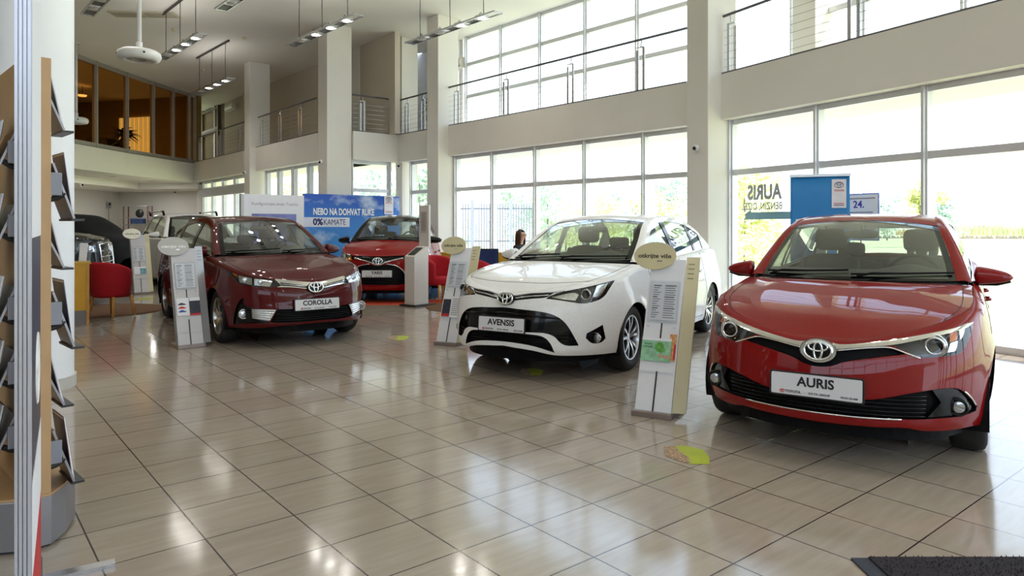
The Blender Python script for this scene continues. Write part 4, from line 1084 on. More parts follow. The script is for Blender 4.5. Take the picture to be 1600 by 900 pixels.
on_car(c, 'lamp_reflector_panel', [(.45, .755), (.66, .80), (.72, .775), (.69, .725), (.55, .738)], M_REFL, -.03); on_car(c, 'lamp_reflector_panel', [(.88, .75), (.93, .85), (1.10, .875), (1.04, .81), (.97, .745)], M_REFL, -.03)
badge(c, .733, .077, .052, .03, (1.14, M_GLOSSBLACK, .0), 8, .009)
number_plate(c, .443, .568, 'AVENSIS', .03, w=.475)

# -- small red hatchback in front of the sky billboard
YAR = dict(label='small red hatchback with black roof and mirrors before the sky billboard', paint=P_RED2, rim='twin', hatch=True, mirror_paint=M_GLOSSBLACK, roof_paint=M_GLOSSBLACK, greenhouse=M_GLOSSBLACK,
  bottom=[(0, .24), (.6, .23), (1.2, .22)],
  cowl=(.05, .35), hood=[(-.5, .97), (-.2, 1.05), (.05, 1.10)], doors=[.45, 1.5, 2.35], mirror=(.895, .60, 1.11),
  cabin=dict(side=[(.35, 1.06), (.7, 1.30), (1.0, 1.46), (1.3, 1.53), (1.7, 1.55), (2.2, 1.53), (2.6, 1.46), (2.85, 1.34), (2.98, 1.15)], yA=.37, yH=1.0, yR=2.65, yC=2.95,
    header=(.9, 1.525), rear_header=(2.75, 1.50), rear_base=(3.05, 1.16), roof=[(1.2, 1.575), (1.6, 1.60), (2.1, 1.59)], windows=[(.46, 1.45), (1.55, 2.3), (2.36, 2.65)]))
Y_HEAD = [(.45, .79), (.52, .852), (.72, .880), (.95, .915), (1.02, .90), (.93, .81), (.78, .757), (.6, .745), (.48, .757)]
Y_UP = [(0, .69), (.08, .715), (.159, .735), (.286, .772), (.44, .80), (.50, .842), (.3, .836), (0, .826)]
Y_LOW = [(0, .33), (.531, .335), (.525, .433), (.478, .559), (.346, .655), (.15, .690), (0, .655)]
YAR['side_holes'] = [Y_HEAD]; YAR['mid_holes'] = [Y_UP, Y_LOW]
c = build_car('yaris', YAR)
on_car(c, 'upper_grille', Y_UP, M_GLOSSBLACK, -.02, wall=-.001, mid=True)
on_car(c, 'lower_grille', Y_LOW, M_MATTBLACK, -.03, wall=-.001, mid=True)
skin_tube(c, 'chrome_wing', [(0, .674), (.07, .69), (.13, .725), (.286, .764), (.46, .797)], .010, M_CHROME, .006, mid=True)
skin_tube(c, 'chrome_line', [(.15, .700), (.346, .664), (.478, .567), (.53, .433), (.534, .36)], .009, M_CHROME, .004)
slats(c, 'grille_bar', Y_LOW, [.37, .41, .45], .007, M_GLOSSBLACK, -.01)
lamp_unit(c, Y_HEAD, .05); on_car(c, 'lamp_reflector_panel', [(.54, .775), (.58, .84), (.72, .865), (.72, .77)], M_REFL, -.02); on_car(c, 'lamp_reflector_panel', [(.75, .775), (.75, .866), (.9, .895), (.86, .81)], M_REFL, -.02)
on_car(c, 'indicator', [(.50, .765), (.60, .752), (.70, .757), (.66, .772), (.54, .78)], M_AMBER, -.01)
badge(c, .748, .084, .058, .03, (1.1, M_GLOSSBLACK, .0), 8, .009)
number_plate(c, .47, .588, 'YARIS', .03)
# ------------------------------------------------------------------ cars at the back of the hall
P_BLACK = paint('paint_black', (.006, .006, .007))
SUV = dict(label='white SUV with silver roof rails behind the farthest stand', paint=P_WHITE, rim='twin', hatch=True, handle=M_CHROME,
  bottom=[(0, .27), (.6, .26), (1.2, .26)], cowl=(.2, .55), hood=[(-.5, 1.03), (-.1, 1.10), (.2, 1.13)], doors=[.65, 1.75, 2.6], mirror=(.95, .8, 1.2),
  cabin=dict(side=[(.55, 1.11), (.85, 1.38), (1.15, 1.57), (1.5, 1.65), (1.9, 1.67), (2.6, 1.64), (2.95, 1.55), (3.15, 1.38), (3.25, 1.2)], yA=.57, yH=1.18, yR=2.9, yC=3.2,
    header=(1.08, 1.64), rear_header=(3.0, 1.60), rear_base=(3.3, 1.19), roof=[(1.4, 1.69), (2.0, 1.70), (2.6, 1.68)], windows=[(.66, 1.68), (1.78, 2.56), (2.64, 3.0)]),
  side_holes=[[(.55, .78), (.58, .86), (.8, .92), (1.02, .96), (1.05, .90), (.92, .83), (.72, .78)]], mid_holes=[[(0, .60), (.55, .62), (.52, .80), (0, .82)]])
c = build_car('suv', SUV)
lamp_unit(c, SUV['side_holes'][0], .05); on_car(c, 'lamp_reflector_panel', [(.62, .80), (.64, .86), (.8, .90), (.85, .83)], M_REFL, -.02)
on_car(c, 'grille', SUV['mid_holes'][0], M_GLOSSBLACK, -.02, wall=-.001, mid=True); slats(c, 'grille_bar', SUV['mid_holes'][0], [.65, .70, .75], .01, M_CHROME, -.005); badge(c, .73, .085, .06, .02)
for sg in (-1, 1):
    rr_ = MB().tube([(sg * .60, 1.35, 1.665), (sg * .61, 1.45, 1.735), (sg * .615, 2.0, 1.745), (sg * .61, 2.75, 1.725), (sg * .60, 2.85, 1.65)], .018, 8); rr_.build('roof_bar', M_SATIN, c['root'], smooth=True)
    for y in (1.4, 2.8): MB().tube([(sg * .605, y - .06, 1.65), (sg * .607, y, 1.72), (sg * .607, y + .05, 1.74)], .026, 8).build('roof_bar_foot', M_MATTBLACK, c['root'], smooth=True)
PIC = dict(label='black pickup with a tall chrome-edged nose behind the left red chair', paint=P_BLACK, rim='twin', hatch=True,
  bottom=[(0, .36), (.6, .36), (1.2, .34)], cowl=(.1, .35), hood=[(-.6, 1.25), (-.2, 1.29), (.1, 1.31)], doors=[.5, 1.6, 2.4], mirror=(1.0, .75, 1.36),
  cabin=dict(side=[(.4, 1.27), (.75, 1.52), (1.1, 1.70), (1.5, 1.76), (1.9, 1.76), (2.3, 1.68), (2.5, 1.5), (2.65, 1.31)], yA=.42, yH=1.1, yR=2.2, yC=2.6,
    header=(1.0, 1.75), rear_header=(2.3, 1.75), rear_base=(2.68, 1.3), roof=[(1.3, 1.79), (1.9, 1.79)], windows=[(.56, 1.5), (1.6, 2.3)]),
  side_holes=[[(.55, .92), (.57, 1.04), (.8, 1.10), (1.02, 1.14), (1.05, 1.04), (.92, .95)]], mid_holes=[[(0, .62), (.46, .66), (.5, 1.06), (0, 1.08)]])
c = build_car('pickup', PIC)
lamp_unit(c, PIC['side_holes'][0], .05); on_car(c, 'lamp_reflector_panel', [(.62, .95), (.64, 1.03), (.85, 1.09), (.88, .98)], M_REFL, -.02); disc(c, 'projector_lens', .72, 1.0, .05, M_CLEAR, .0)
on_car(c, 'grille', PIC['mid_holes'][0], M_GLOSSBLACK, -.03, wall=-.001, mid=True); slats(c, 'grille_bar', PIC['mid_holes'][0], [.75, .85, .95], .014, M_CHROME, -.008)
skin_tube(c, 'chrome_surround', [(0, 1.09), (.5, 1.07), (.47, .65), (0, .61)], .018, M_CHROME, .006, mid=True); badge(c, .98, .13, .09, .04, th=.013)
# car hidden under a black cloth
cv = MB()
def cover(u_, v):
    y = 4.6 * v; a = pi * u_
    ht = hermite([(0, .55), (.25, .98), (1.0, 1.22), (1.5, 1.5), (2.0, 1.70), (2.8, 1.74), (3.6, 1.62), (4.3, 1.2), (4.6, .7)])(y); w_ = hermite([(0, .62), (.4, .88), (2.3, .95), (4.2, .90), (4.6, .7)])(y)
    ca, sa_ = cos(a), sin(a); k = .42
    x = w_ * math.copysign(abs(ca) ** k, ca) * (1 + .06 * (1 - sa_)) ; z = ht * abs(sa_) ** .62
    x += .018 * sin(y * 9 + u_ * 5) * (1 - sa_); return Vector((x, y, max(z, .02)))
cv.grid(cover, 40, 50)
cvo = cv.build('car_cover', mat('black_cloth', (.006, .006, .009), .9, var=.3, scale=6), smooth=True); cvo.location = (-10.1, 18.9, 0); cvo.rotation_euler = (0, 0, radians(72)); tag(cvo, 'car draped in a black cloth cover against the rear wall', 'covered car')
# ------------------------------------------------------------------ gallery railings
def railing(p0, p1, posts, label, group='gallery railings of steel wire'):
    d = p1 - p0; L_ = d.length; a = atan2(d.y, d.x); root = empty('railing', (p0.x, p0.y, ZS1 + .024), a, label, 'railing', group)
    MB().tube([(0, 0, .89), (L_, 0, .89)], .022, 12).build('handrail', M_DKALU, root, smooth=True)
    for s in posts:
        f = MB().box((s, .012, .38), (.05, .012, .76)); f.build('post', M_STEEL, root)
        f = MB().box((s + .11, .04, .35), (.05, .012, .70)); f.build('post', M_STEEL, root)
        MB().box((s + .055, .02, .745), (.16, .03, .02)).build('post_bracket', M_STEEL, root)
        MB().tube([(s + .05, .02, .75), (s + .05, .0, .88)], .01, 8).build('handrail_support', M_STEEL, root)
    for k in range(6): MB().tube([(.02, .012, .09 + .115 * k), (L_ - .02, .012, .09 + .115 * k)], .0035, 5).build('wire', M_STEEL, root)
    return root
railing(pt(AR, uR, nR, .0, .05), pt(AR, uR, nR, 19, .05), [.25, 2.35, 4.4, 6.4, 8.4, 10.4, 12.4], 'steel wire railing above the white band over the nearest windows')
railing(pt(AL, uL, nL, -.1, .05), pt(AL, uL, nL, 6.8, .05), [1.0, 2.7, 4.6, 6.35], 'long steel wire railing before the tall middle upper windows')
railing(pt(AL, uL, nL, 7.3, .05), CQ + nL * .05, [.35, 1.1], 'short steel wire railing beside the potted palm upstairs')
railing(CQ + uL * .03, CP + uL * .05, [.15, .95], 'short steel wire railing at the recessed gallery corner')
railing(pt(AB, uB, nB, .2, .05), pt(AB, uB, nB, 4.3, .05), [.9, 2.3, 3.7], 'steel wire railing before the plain shade-toned gallery wall')
railing(pt(AB, uB, nB, 5.2, .05), pt(AB, uB, nB, 10.6, .05), [.6, 2.6, 4.9], 'steel wire railing at the far end by the glass door')

# ------------------------------------------------------------------ hanging spotlight rails
M_SPOT = mat('lamp_glow', (1, .96, .88), .4, var=0, emit=(1, .95, .86), estr=22)
M_LAMPOFF = mat('lamp_diffuser', lin(210, 210, 205), .35, var=.03)
def rail_lamp(c, lit, label, zl=5.3, L_=2.95, power=10):
    root = empty('rail_lamp', (c[0], c[1], zl), atan2(uL.y, uL.x), label, 'lamp', 'hanging spotlight rails')
    for y in (-.1, .1): MB().box((0, y, 0), (L_, .025, .03)).build('side_rail', M_STEEL, root)
    for x in (-L_ / 2 + .03, L_ / 2 - .03): MB().box((x, 0, 0), (.06, .2, .02)).build('end_plate', M_STEEL, root)
    for i, x in enumerate((-1.0, -.35, .3, .95)):
        MB().box((x + .33, 0, .012), (.22, .19, .016)).build('gear_tray', M_DKALU, root)
        h = MB().box((x, 0, .02), (.22, .18, .05)).build('spot_housing', M_STEEL, root, bevel=.006)
        m = M_SPOT if i in lit else M_LAMPOFF
        MB().lathe([(0, -.002), (.07, -.002), (.078, .004), (.078, .012)], 24, Matrix.Translation((x, 0, -.012))).build('spot_lens', m, h, angle=40)
        MB().tube([(x - .05, .03, .045), (x - .02, .05, .09), (x + .03, .04, .07), (x + .05, .02, .045)], .006, 6).build('supply_lead', M_BLACK, h, smooth=True)
        if i in lit:
            ld = bpy.data.lights.new('spot_light', 'AREA'); ld.shape = 'DISK'; ld.size = .15; ld.energy = power; ld.color = (1, .96, .90); ld.spread = radians(150)
            lo = bpy.data.objects.new('spot_light', ld); COL.objects.link(lo); lo.parent = root; lo.location = (x, 0, -.03)
    ld = bpy.data.lights.new('ceiling_fill_light', 'AREA'); ld.shape = 'RECTANGLE'; ld.size = 2.4; ld.size_y = .12; ld.energy = 12; ld.color = (1, .97, .93)  # fill light added above each rail to brighten the ceiling
    lo = bpy.data.objects.new('ceiling_fill_light', ld); COL.objects.link(lo); lo.parent = root; lo.location = (0, 0, .12); lo.rotation_euler = (pi, 0, 0)
    hz = ZC - zl
    for x in (-1.05, .0, 1.05): MB().tube([(x, 0, .03), (x + .004, .003, hz * .5), (x, 0, hz - .02)], .008, 6).build('suspension_cable', M_BLACK, root)
    MB().box((0, 0, hz - .025), (2.6, .04, .045)).build('ceiling_track', M_BLACK, root)
    return root
rail_lamp((-6.9, 11.85), (0, 1), 'hanging spotlight rail at the top left beside the round column')
rail_lamp((-7.27, 15.3), (0, 1, 2), 'hanging rail of three lit spots beside the pole-mounted white disc')
rail_lamp((-8.4, 19.55), (0, 1, 2), 'farthest hanging spotlight rail, in front of the glazed office')
rail_lamp((-4.3, 11.55), (1, 2), 'hanging spotlight rail at the top edge, over the dark red saloon')
rail_lamp((-3.82, 14.05), (0, 1, 2), 'hanging rail of three lit spots in front of the second white column')
rail_lamp((-1.23, 13.88), (0, 1), 'hanging spotlight rail nearest the tall upper windows')
for c_ in ((-3.5, 6.5), (.5, 8.3), (2.4, 4.2), (1.5, -1.5), (-4.5, -2.5)):     # unseen rails added over and behind the camera to fill the hall with light
    rail_lamp(c_, (0, 1, 2), 'added unseen spotlight rail lighting the front of the hall')

# ------------------------------------------------------------------ ceiling and wall devices
def disc_unit(p, label, d=.65, pole=True):
    r = empty('disc_loudspeaker', p, .3, label, 'loudspeaker', 'white disc loudspeakers')
    R_ = d / 2
    MB().lathe([(R_ * .55, -.05), (R_ * .7, -.075), (R_ * .9, -.06), (R_, 0), (R_ * .95, .06), (R_ * .8, .09), (0, .10)], 48).build('disc_body', M_WHITE, r, smooth=True)
    MB().lathe([(0, -.04), (R_ * .3, -.045), (R_ * .32, -.06), (R_ * .56, -.052)], 40).build('driver_grille', mat('speaker_grey', lin(170, 170, 165), .5, var=.1), r, angle=40)
    for k in range(4):
        a = k * pi / 2 + .4; MB().lathe([(0, .01), (.018, .006), (.02, -.01)], 12, Matrix.Translation((R_ * .985 * cos(a), R_ * .985 * sin(a), .01)) @ Matrix.Rotation(a, 4, 'Z') @ Matrix.Rotation(pi / 2, 4, 'Y')).build('port', M_BLACK, r)
    if pole:
        MB().tube([(0, 0, .09), (0, 0, ZC - p[2] - .02)], .035, 14).build('pole', M_WHITE, r, smooth=True)
        MB().lathe([(.05, .10), (.05, .22), (0, .22)], 16).build('pole_collar', M_WHITE, r, angle=40)
        MB().lathe([(.09, ZC - p[2] - .03), (.09, ZC - p[2] - .001), (0, ZC - p[2] - .001)], 20).build('ceiling_plate', M_WHITE, r, angle=40)
    return r
disc_unit(at(217.5, 88, 11.1), 'white disc loudspeaker hanging on a white pole near the ceiling')
disc_unit(at(119, 189, 18.9), 'white disc loudspeaker half hidden behind the round column', d=.6)
vr = empty('ceiling_diffuser', (-8.6, 16.35, ZC - .004), .05, 'rectangular ceiling air vent behind the white pole', 'vent')
MB().box((0, 0, -.01), (1.5, .42, .02)).build('frame', mat('vent_cream', lin(206, 200, 176), .6), vr)
for x in (-.37, .37):
    g = MB()
    for k in range(7): g.box((x, -.15 + .05 * k, -.024), (.66, .03, .008), M=Matrix.Rotation(.5, 3, 'X'))
    g.build('louvre_panel', MATS['vent_cream'], vr)
for px, py in ((382, 60), (317, 110), (272, 47)):
    D = (ZC - .03 - EYE) * 1091 / (354 - py); p = at(px, py, D)
    s_ = MB().lathe([(0, -.035), (.035, -.03), (.05, -.01), (.055, .03)], 20, Matrix.Translation((p.x, p.y, ZC - .03)))
    tag(s_.build('smoke_detector', mat('detector_ivory', lin(214, 205, 170), .5), angle=40), {382: 'small ivory smoke detector on the ceiling right of the rail lamps', 317: 'small ivory smoke detector between two hanging lamp rails', 272: 'small ivory smoke detector near the ceiling air vent'}[px], 'smoke detector')
def dome(p, nrm, label, r=.055):
    z = Vector(nrm).normalized(); M = Vector((0, 0, 1)).rotation_difference(z).to_matrix().to_4x4(); M.translation = p
    o = empty('security_camera', (0, 0, 0), 0, label, 'camera', 'dome security cameras')
    MB().lathe([(0, .0), (r, .0), (r, .03), (r * .8, .05), (0, .055)], 24, M).build('housing', M_WHITE, o, angle=40)
    MB().lathe([(r * .55, .05), (r * .5, .075), (0, .09)], 20, M).build('lens_dome', M_GLOSSBLACK, o, smooth=True)
dn = V2((-.883, -.47)); dl_ = V2((-.747, -.665)); db = V2((-.768, -.64))
dome(at(1089, 231, 11.0), (-.883, -.47, -.2), 'dome security camera on the nearest tall column')
dome(at(503, 253, 17.2), (-.768, -.64, -.2), 'dome security camera on the column above the sky billboard')
dome(at(621, 259, 18.27), (.64, -.77, -.2), 'dome security camera under the recessed gallery corner')
dome(at(384, 270, 21.1), (-.768, -.64, -.2), 'dome security camera on the column by the far entrance')
dome(at(275, 300, 28.55), (-.25, -.97, -.1), 'dome security camera at the right end of the rear white wall', .07)
dome(at(126, 289, 22.98), (1, 0, 0), 'dome security camera at the left end of the rear white wall', .07)
def aircon(p, ang, label, w=.85):
    r = empty('air_conditioner', p, ang, label, 'air conditioner', 'wall air conditioners upstairs')
    MB().grid(lambda u_, v: Vector((-w / 2 + w * u_, *(lambda a: (-.02 - .19 * sin(a) ** .6, .14 * cos(a)))(pi * v))), 8, 14).build('case', mat('aircon_cream', lin(228, 222, 205), .4), r, smooth=True)
    for x in (-w / 2, w / 2): MB().add([(x, -.02, .14)] + [(x, -.02 - .19 * sin(pi * k / 14) ** .6, .14 * cos(pi * k / 14)) for k in range(1, 14)] + [(x, -.02, -.14)], [tuple(range(15))]).build('end_cap', MATS['aircon_cream'], r)
    MB().box((0, -.17, -.085), (w * .85, .03, .05)).build('air_outlet', mat('outlet_shade', lin(90, 86, 78), .6), r)
q1 = CQ + uL * 2.2; aircon((q1.x - .05, q1.y - .05, 5.75), atan2(uL.y, uL.x) + pi * .5, 'wall air conditioner left of the thin upstairs column')
q2 = pt(AB, uB, nB, 11.1, 1.53); aircon((q2.x, q2.y, 6.02), atan2(-uB.y, -uB.x), 'wall air conditioner high on the far shade-toned gallery wall')
q3 = pt(AL, uL, nL, 8.15, 1.5); aircon((q3.x, q3.y, 5.7), atan2(-uL.y, -uL.x), 'wall air conditioner right of the thin upstairs column', .6)

def plant(p, label, h, n, col, pot, spread=.5, seed=1, leaf=.045):
    rnd = random.Random(seed); r = empty('potted_plant', p, 0, label, 'plant')
    ph = h * .26
    MB().lathe([(0, 0), (ph * .42, 0), (ph * .55, ph), (ph * .48, ph), (ph * .46, ph * .9), (0, ph * .9)], 24).build('pot', pot, r, angle=40)
    st = MB(); st.tube([(0, 0, ph * .8), (.01, 0, h * .45), (0, .01, h * .6)], [.018, .014, .01], 8); st.build('stem', mat('stem_brown', lin(92, 74, 50), .8), r, smooth=True)
    f = MB()
    for k in range(n):
        a = rnd.uniform(0, 2 * pi); e = rnd.uniform(-.1, 1.2); l = h * spread * rnd.uniform(.6, 1.0); b = Vector((0, 0, h * rnd.uniform(.4, .62))); d = Vector((cos(a), sin(a), 0)); w_ = Vector((-sin(a), cos(a), 0)); pts_ = []
        for i in range(6):
            t = i / 5; c_ = b + d * (l * t * cos(e * (1 - t * .3))) + Vector((0, 0, l * (sin(e) * t - .45 * t * t))); ww = leaf * sin(pi * (t * .85 + .1)); pts_ += [c_ - w_ * ww, c_ + Vector((0, 0, ww * .3)), c_ + w_ * ww]
        f.add(pts_, [(3 * i + j, 3 * i + j + 1, 3 * i + j + 4, 3 * i + j + 3) for i in range(5) for j in (0, 1)])
    f.build('leaves', mat('leaf_' + label[:8].strip().replace(' ', '_'), col, .5, var=.25, scale=9), r, smooth=True)
pq = pt(AL, uL, nL, 8.0, .45); plant((pq.x, pq.y, ZS1 + .0), 'potted palm with narrow leaves on the gallery behind the railing', 1.15, 26, lin(70, 110, 48), mat('pot_white', lin(224, 222, 214), .5), .36, 3, .03)
plant((-13.1, 23.6, ZS1), 'dark leafy pot plant behind the tinted office glass', 1.25, 60, lin(24, 34, 18), mat('pot_dark', lin(40, 34, 30), .6), .5, 5, .06)
# tinted office: bright curtain window and lamps seen through the glass
cw = MB()
for k in range(14): cw.box((-15.35 + .1 * k, 27.38 - .028 * k + .02 * (k % 2), 4.75), (.09, .05, 1.75), -.27)
tag(cw.build('curtain', mat('curtain_cream_glow', lin(250, 226, 160), .8, emit=(1, .82, .45), estr=.8)), 'pale curtained window glowing behind the tinted office glass', 'curtain')  # emission stands in for daylight coming through the cloth
for i, (x, y) in enumerate(((-15.3, 24.0), (-15.2, 24.7), (-15.8, 22.4))):
    o = empty('office_lamp', (x, y, ZC))
    MB().lathe([(0, -.37), (.12, -.37), (.15, -.32)], 20).build('lamp_shade', mat('office_lamp_glow', (1, .7, .4), .4, emit=(1, .66, .35), estr=3), o, angle=40); MB().tube([(0, 0, -.33), (0, 0, -.002)], .01, 6).build('lamp_rod', M_BLACK, o)
    tag(o, ['round lamp behind the tinted office glass, left of a close pair', 'round lamp behind the tinted office glass, right of a close pair', 'single round lamp behind the tinted office glass'][i], 'lamp', 'lamps inside the office')
for y_ in (12.5, 18.0, 23.5):
    ld = bpy.data.lights.new('office_fill_light', 'AREA'); ld.shape = 'DISK'; ld.size = .5; ld.energy = 50; ld.color = (1, .78, .45); lo = bpy.data.objects.new('office_fill_light', ld); COL.objects.link(lo); lo.location = (-15.6, y_, ZC - .45)  # unseen area lights added to brighten the office interior
ob = empty('office_desk', (-14.6, 25.2, ZS1), .1, 'dark desk behind the tinted office glass beside the pot plant', 'desk')
MB().box((0, 0, .72), (.8, 1.7, .04)).build('desk_top', mat('dark_wood', lin(58, 40, 26), .4), ob)
for y in (-.8, .8): MB().box((0, y, .35), (.7, .04, .7)).build('side_panel', MATS['dark_wood'], ob)

# ------------------------------------------------------------------ outside
M_LEAF1 = mat('leaves_yellow_green', lin(228, 231, 164), .8, var=.18, scale=3); M_LEAF2 = mat('leaves_grey_green', lin(194, 211, 192), .8, var=.18, scale=3)
M_BARK = mat('bark', lin(130, 112, 96), .9, var=.2)
def tree(x, y, h, w, m, label, n=700, seed=0, trunk=.35):
    rnd = random.Random(seed * 31 + 5); r = empty('tree', (x, y, -.13), 0, label, 'tree', 'trees outside the windows')
    MB().tube([(0, 0, 0), (.03, 0, h * trunk), (0, .04, h * .85)], [.06 * h / 4, .045 * h / 4, .012], 8).build('trunk', M_BARK, r, smooth=True)
    f = MB(); cl = [(rnd.gauss(0, w * .24), rnd.gauss(0, w * .24), h * rnd.uniform(trunk * .6, .93), w * rnd.uniform(.16, .30)) for _ in range(16)]
    for k in range(n):
        cx_, cy_, cz_, cr = rnd.choice(cl); d = Vector((rnd.gauss(0, 1), rnd.gauss(0, 1), rnd.gauss(0, 1))).normalized() * cr * rnd.uniform(.5, 1); c_ = Vector((cx_, cy_, cz_)) + d
        u_ = Vector((rnd.gauss(0, 1), rnd.gauss(0, 1), rnd.gauss(0, 1))).normalized(); v_ = u_.orthogonal().normalized(); s_ = h * .034 * rnd.uniform(.6, 1.3)
        f.add([c_ - u_ * s_, c_ + v_ * s_ * .6, c_ + u_ * s_, c_ - v_ * s_ * .6], [(0, 1, 2, 3)])
    f.build('foliage', m, r)
TR = [(1163, 24, 3.6, 2.4, 1, 'yellow-green tree close to the post beside the lettered window'), (1200, 27, 2.7, 1.8, 1, 'young yellow-green tree with a thin trunk under the window arrow'), (1345, 60, 4.2, 5.5, 2, 'grey-green bush beyond the white notice with blue border'), (1386, 76, 5.6, 2.6, 2, 'slim grey-green tree right of the white notice'), (1437, 50, 5.4, 2.4, 1, 'tall yellow tree against the thick window post'), (1472, 74, 6.2, 4.4, 2, 'grey-green tree just right of the thick window post'),
      (855, 40, 4.3, 3.4, 2, 'grey-green tree right of the iron fence'), (884, 44, 3.0, 2.8, 1, 'low yellow-green tree in the second window from the fence'), (902, 56, 3.2, 2.4, 2, 'small round grey-green tree beside a window post'), (950, 42, 3.4, 2.6, 1, 'yellow-green tree left of the tallest clump'), (986, 60, 5.5, 3.6, 2, 'tall pale grey-green tree in the widest middle pane'), (815, 52, 4.4, 3.6, 2, 'pale grey-green tree just behind the right end of the iron fence'), (1030, 38, 3.4, 2.6, 1, 'yellow-green tree above the white saloon roof'), (1050, 62, 6.4, 4.2, 2, 'big pale grey-green tree beside the nearest tall column'), (590, 34, 4.2, 3.0, 2, 'pale tree seen in the recessed window above the billboard'), (655, 30, 4.4, 3.0, 2, 'pale tree seen in the narrow window beside the billboard'), (430, 38, 3.8, 2.6, 1, 'pale tree seen in the window left of the billboard')]
for i, (px, D, h, w, k, lb) in enumerate(TR): tree((px - 800) / 1091 * D, D, h, w, M_LEAF1 if k == 1 else M_LEAF2, lb, 1300, i)
fe = empty('iron_fence', (-1.75, 20.5, -.1), -.04, 'grey iron bar fence outside the windows behind the yellow desk', 'fence')
M_FENCE = mat('fence_grey', lin(140, 146, 160), .5)
for i in range(31): MB().tube([(i * .078, 0, .1), (i * .078, 0, 2.15)], .015, 6).build('fence_bar', M_FENCE, fe)
for z in (.25, 1.05, 2.0): MB().box((1.17, .02, z), (2.36, .03, .04)).build('fence_rail', M_FENCE, fe)
for x in (.58, 1.72): MB().box((x, .03, 1.1), (.09, .09, 2.3)).build('fence_post', mat('fence_blue', lin(186, 192, 216), .5), fe)
def house(x, y, w, d, h, rh, label, roof):
    r = empty('house', (x, y, -.2), -.45, label, 'house')
    MB().box((0, 0, h / 2), (w, d, h)).build('house_walls', mat('house_white', lin(236, 230, 226), .8), r)
    e = .5; MB().add([(-w / 2 - e, -d / 2 - e, h), (w / 2 + e, -d / 2 - e, h), (w / 2 + e, d / 2 + e, h), (-w / 2 - e, d / 2 + e, h), (-w / 2 - e, 0, h + rh), (w / 2 + e, 0, h + rh)], [(0, 1, 5, 4), (3, 4, 5, 2), (0, 4, 3), (1, 2, 5)]).build('house_roof', roof, r)
    for x_ in (-w * .25, w * .2): MB().box((x_, -d / 2 - .02, h * .5), (1.2, .06, 1.2)).build('house_window', mat('far_window', lin(120, 120, 130), .3), r)
M_ROOF = mat('roof_tiles_pink', lin(214, 180, 172), .8, var=.1)
house(98, 150, 9, 8, 2.3, 2.2, 'far house with a pinkish gable roof beyond the field', M_ROOF)
house(150, 210, 22, 9, 2.6, 2.0, 'far long low building at the right edge of the field', M_ROOF)
for i, (px, D, w, h, c_, lb) in enumerate(((1540, 118, 14, 1.1, lin(228, 196, 140), 'strip of tall dry grass across the far field'), (1590, 112, 10, 1.9, lin(206, 214, 146), 'clump of green scrub at the right edge of the far field'), (1560, 85, 26, .35, lin(150, 136, 116), 'dark earth bank across the field'))):
    f = MB(); rnd = random.Random(i); x0 = (px - 800) / 1091 * D
    for k in range(500):
        xx = rnd.uniform(-w, w); yy = rnd.uniform(-1.5, 1.5); hh = h * rnd.uniform(.5, 1); f.add([(x0 + xx * .9, D - xx * .35 + yy, -.2), (x0 + xx * .9 + .5, D - xx * .35 + yy - .2, -.2), (x0 + xx * .9 + .25 + rnd.uniform(-.2, .2), D - xx * .35 + yy, hh)], [(0, 1, 2)])
    tag(f.build('dry_grass', mat('scrub_%s' % ('ochre', 'green', 'earth')[i], c_, .9, var=.25)), lb, 'grass', None, 'stuff')
# ------------------------------------------------------------------ information stands
M_CREAM = mat('stand_cream', lin(206, 196, 158), .4, var=.02); M_SILVER = mat('stand_silver', lin(176, 176, 178), .3, .35, var=.03)
M_STANDW = mat('stand_white', lin(232, 233, 240), .3, var=.02); M_STANDG = mat('stand_light_grey', lin(190, 188, 192), .3, .2, var=.02)
M_PAPER = mat('paper', lin(240, 240, 246), .6, var=.01); M_PRINT = mat('print_grey', lin(120, 120, 126), .6, var=0)
M_ACRYL = glass_mat('acrylic', (.95, .96, .97)); M_SLOT = mat('slot_shadow', lin(60, 52, 54), .6)
M_GREEN = mat('print_green', lin(146, 196, 160), .5, var=.25, scale=22); M_TREE = mat('print_leaf_green', lin(96, 168, 70), .5, var=.3, scale=40); M_SKIN2 = mat('print_skin', lin(206, 160, 130), .5)
M_RED = mat('print_red', lin(200, 30, 40), .5); M_BLUE = mat('print_blue', lin(40, 70, 150), .5); M_DARKP = mat('print_dark', lin(40, 42, 60), .5, var=.4, scale=40)
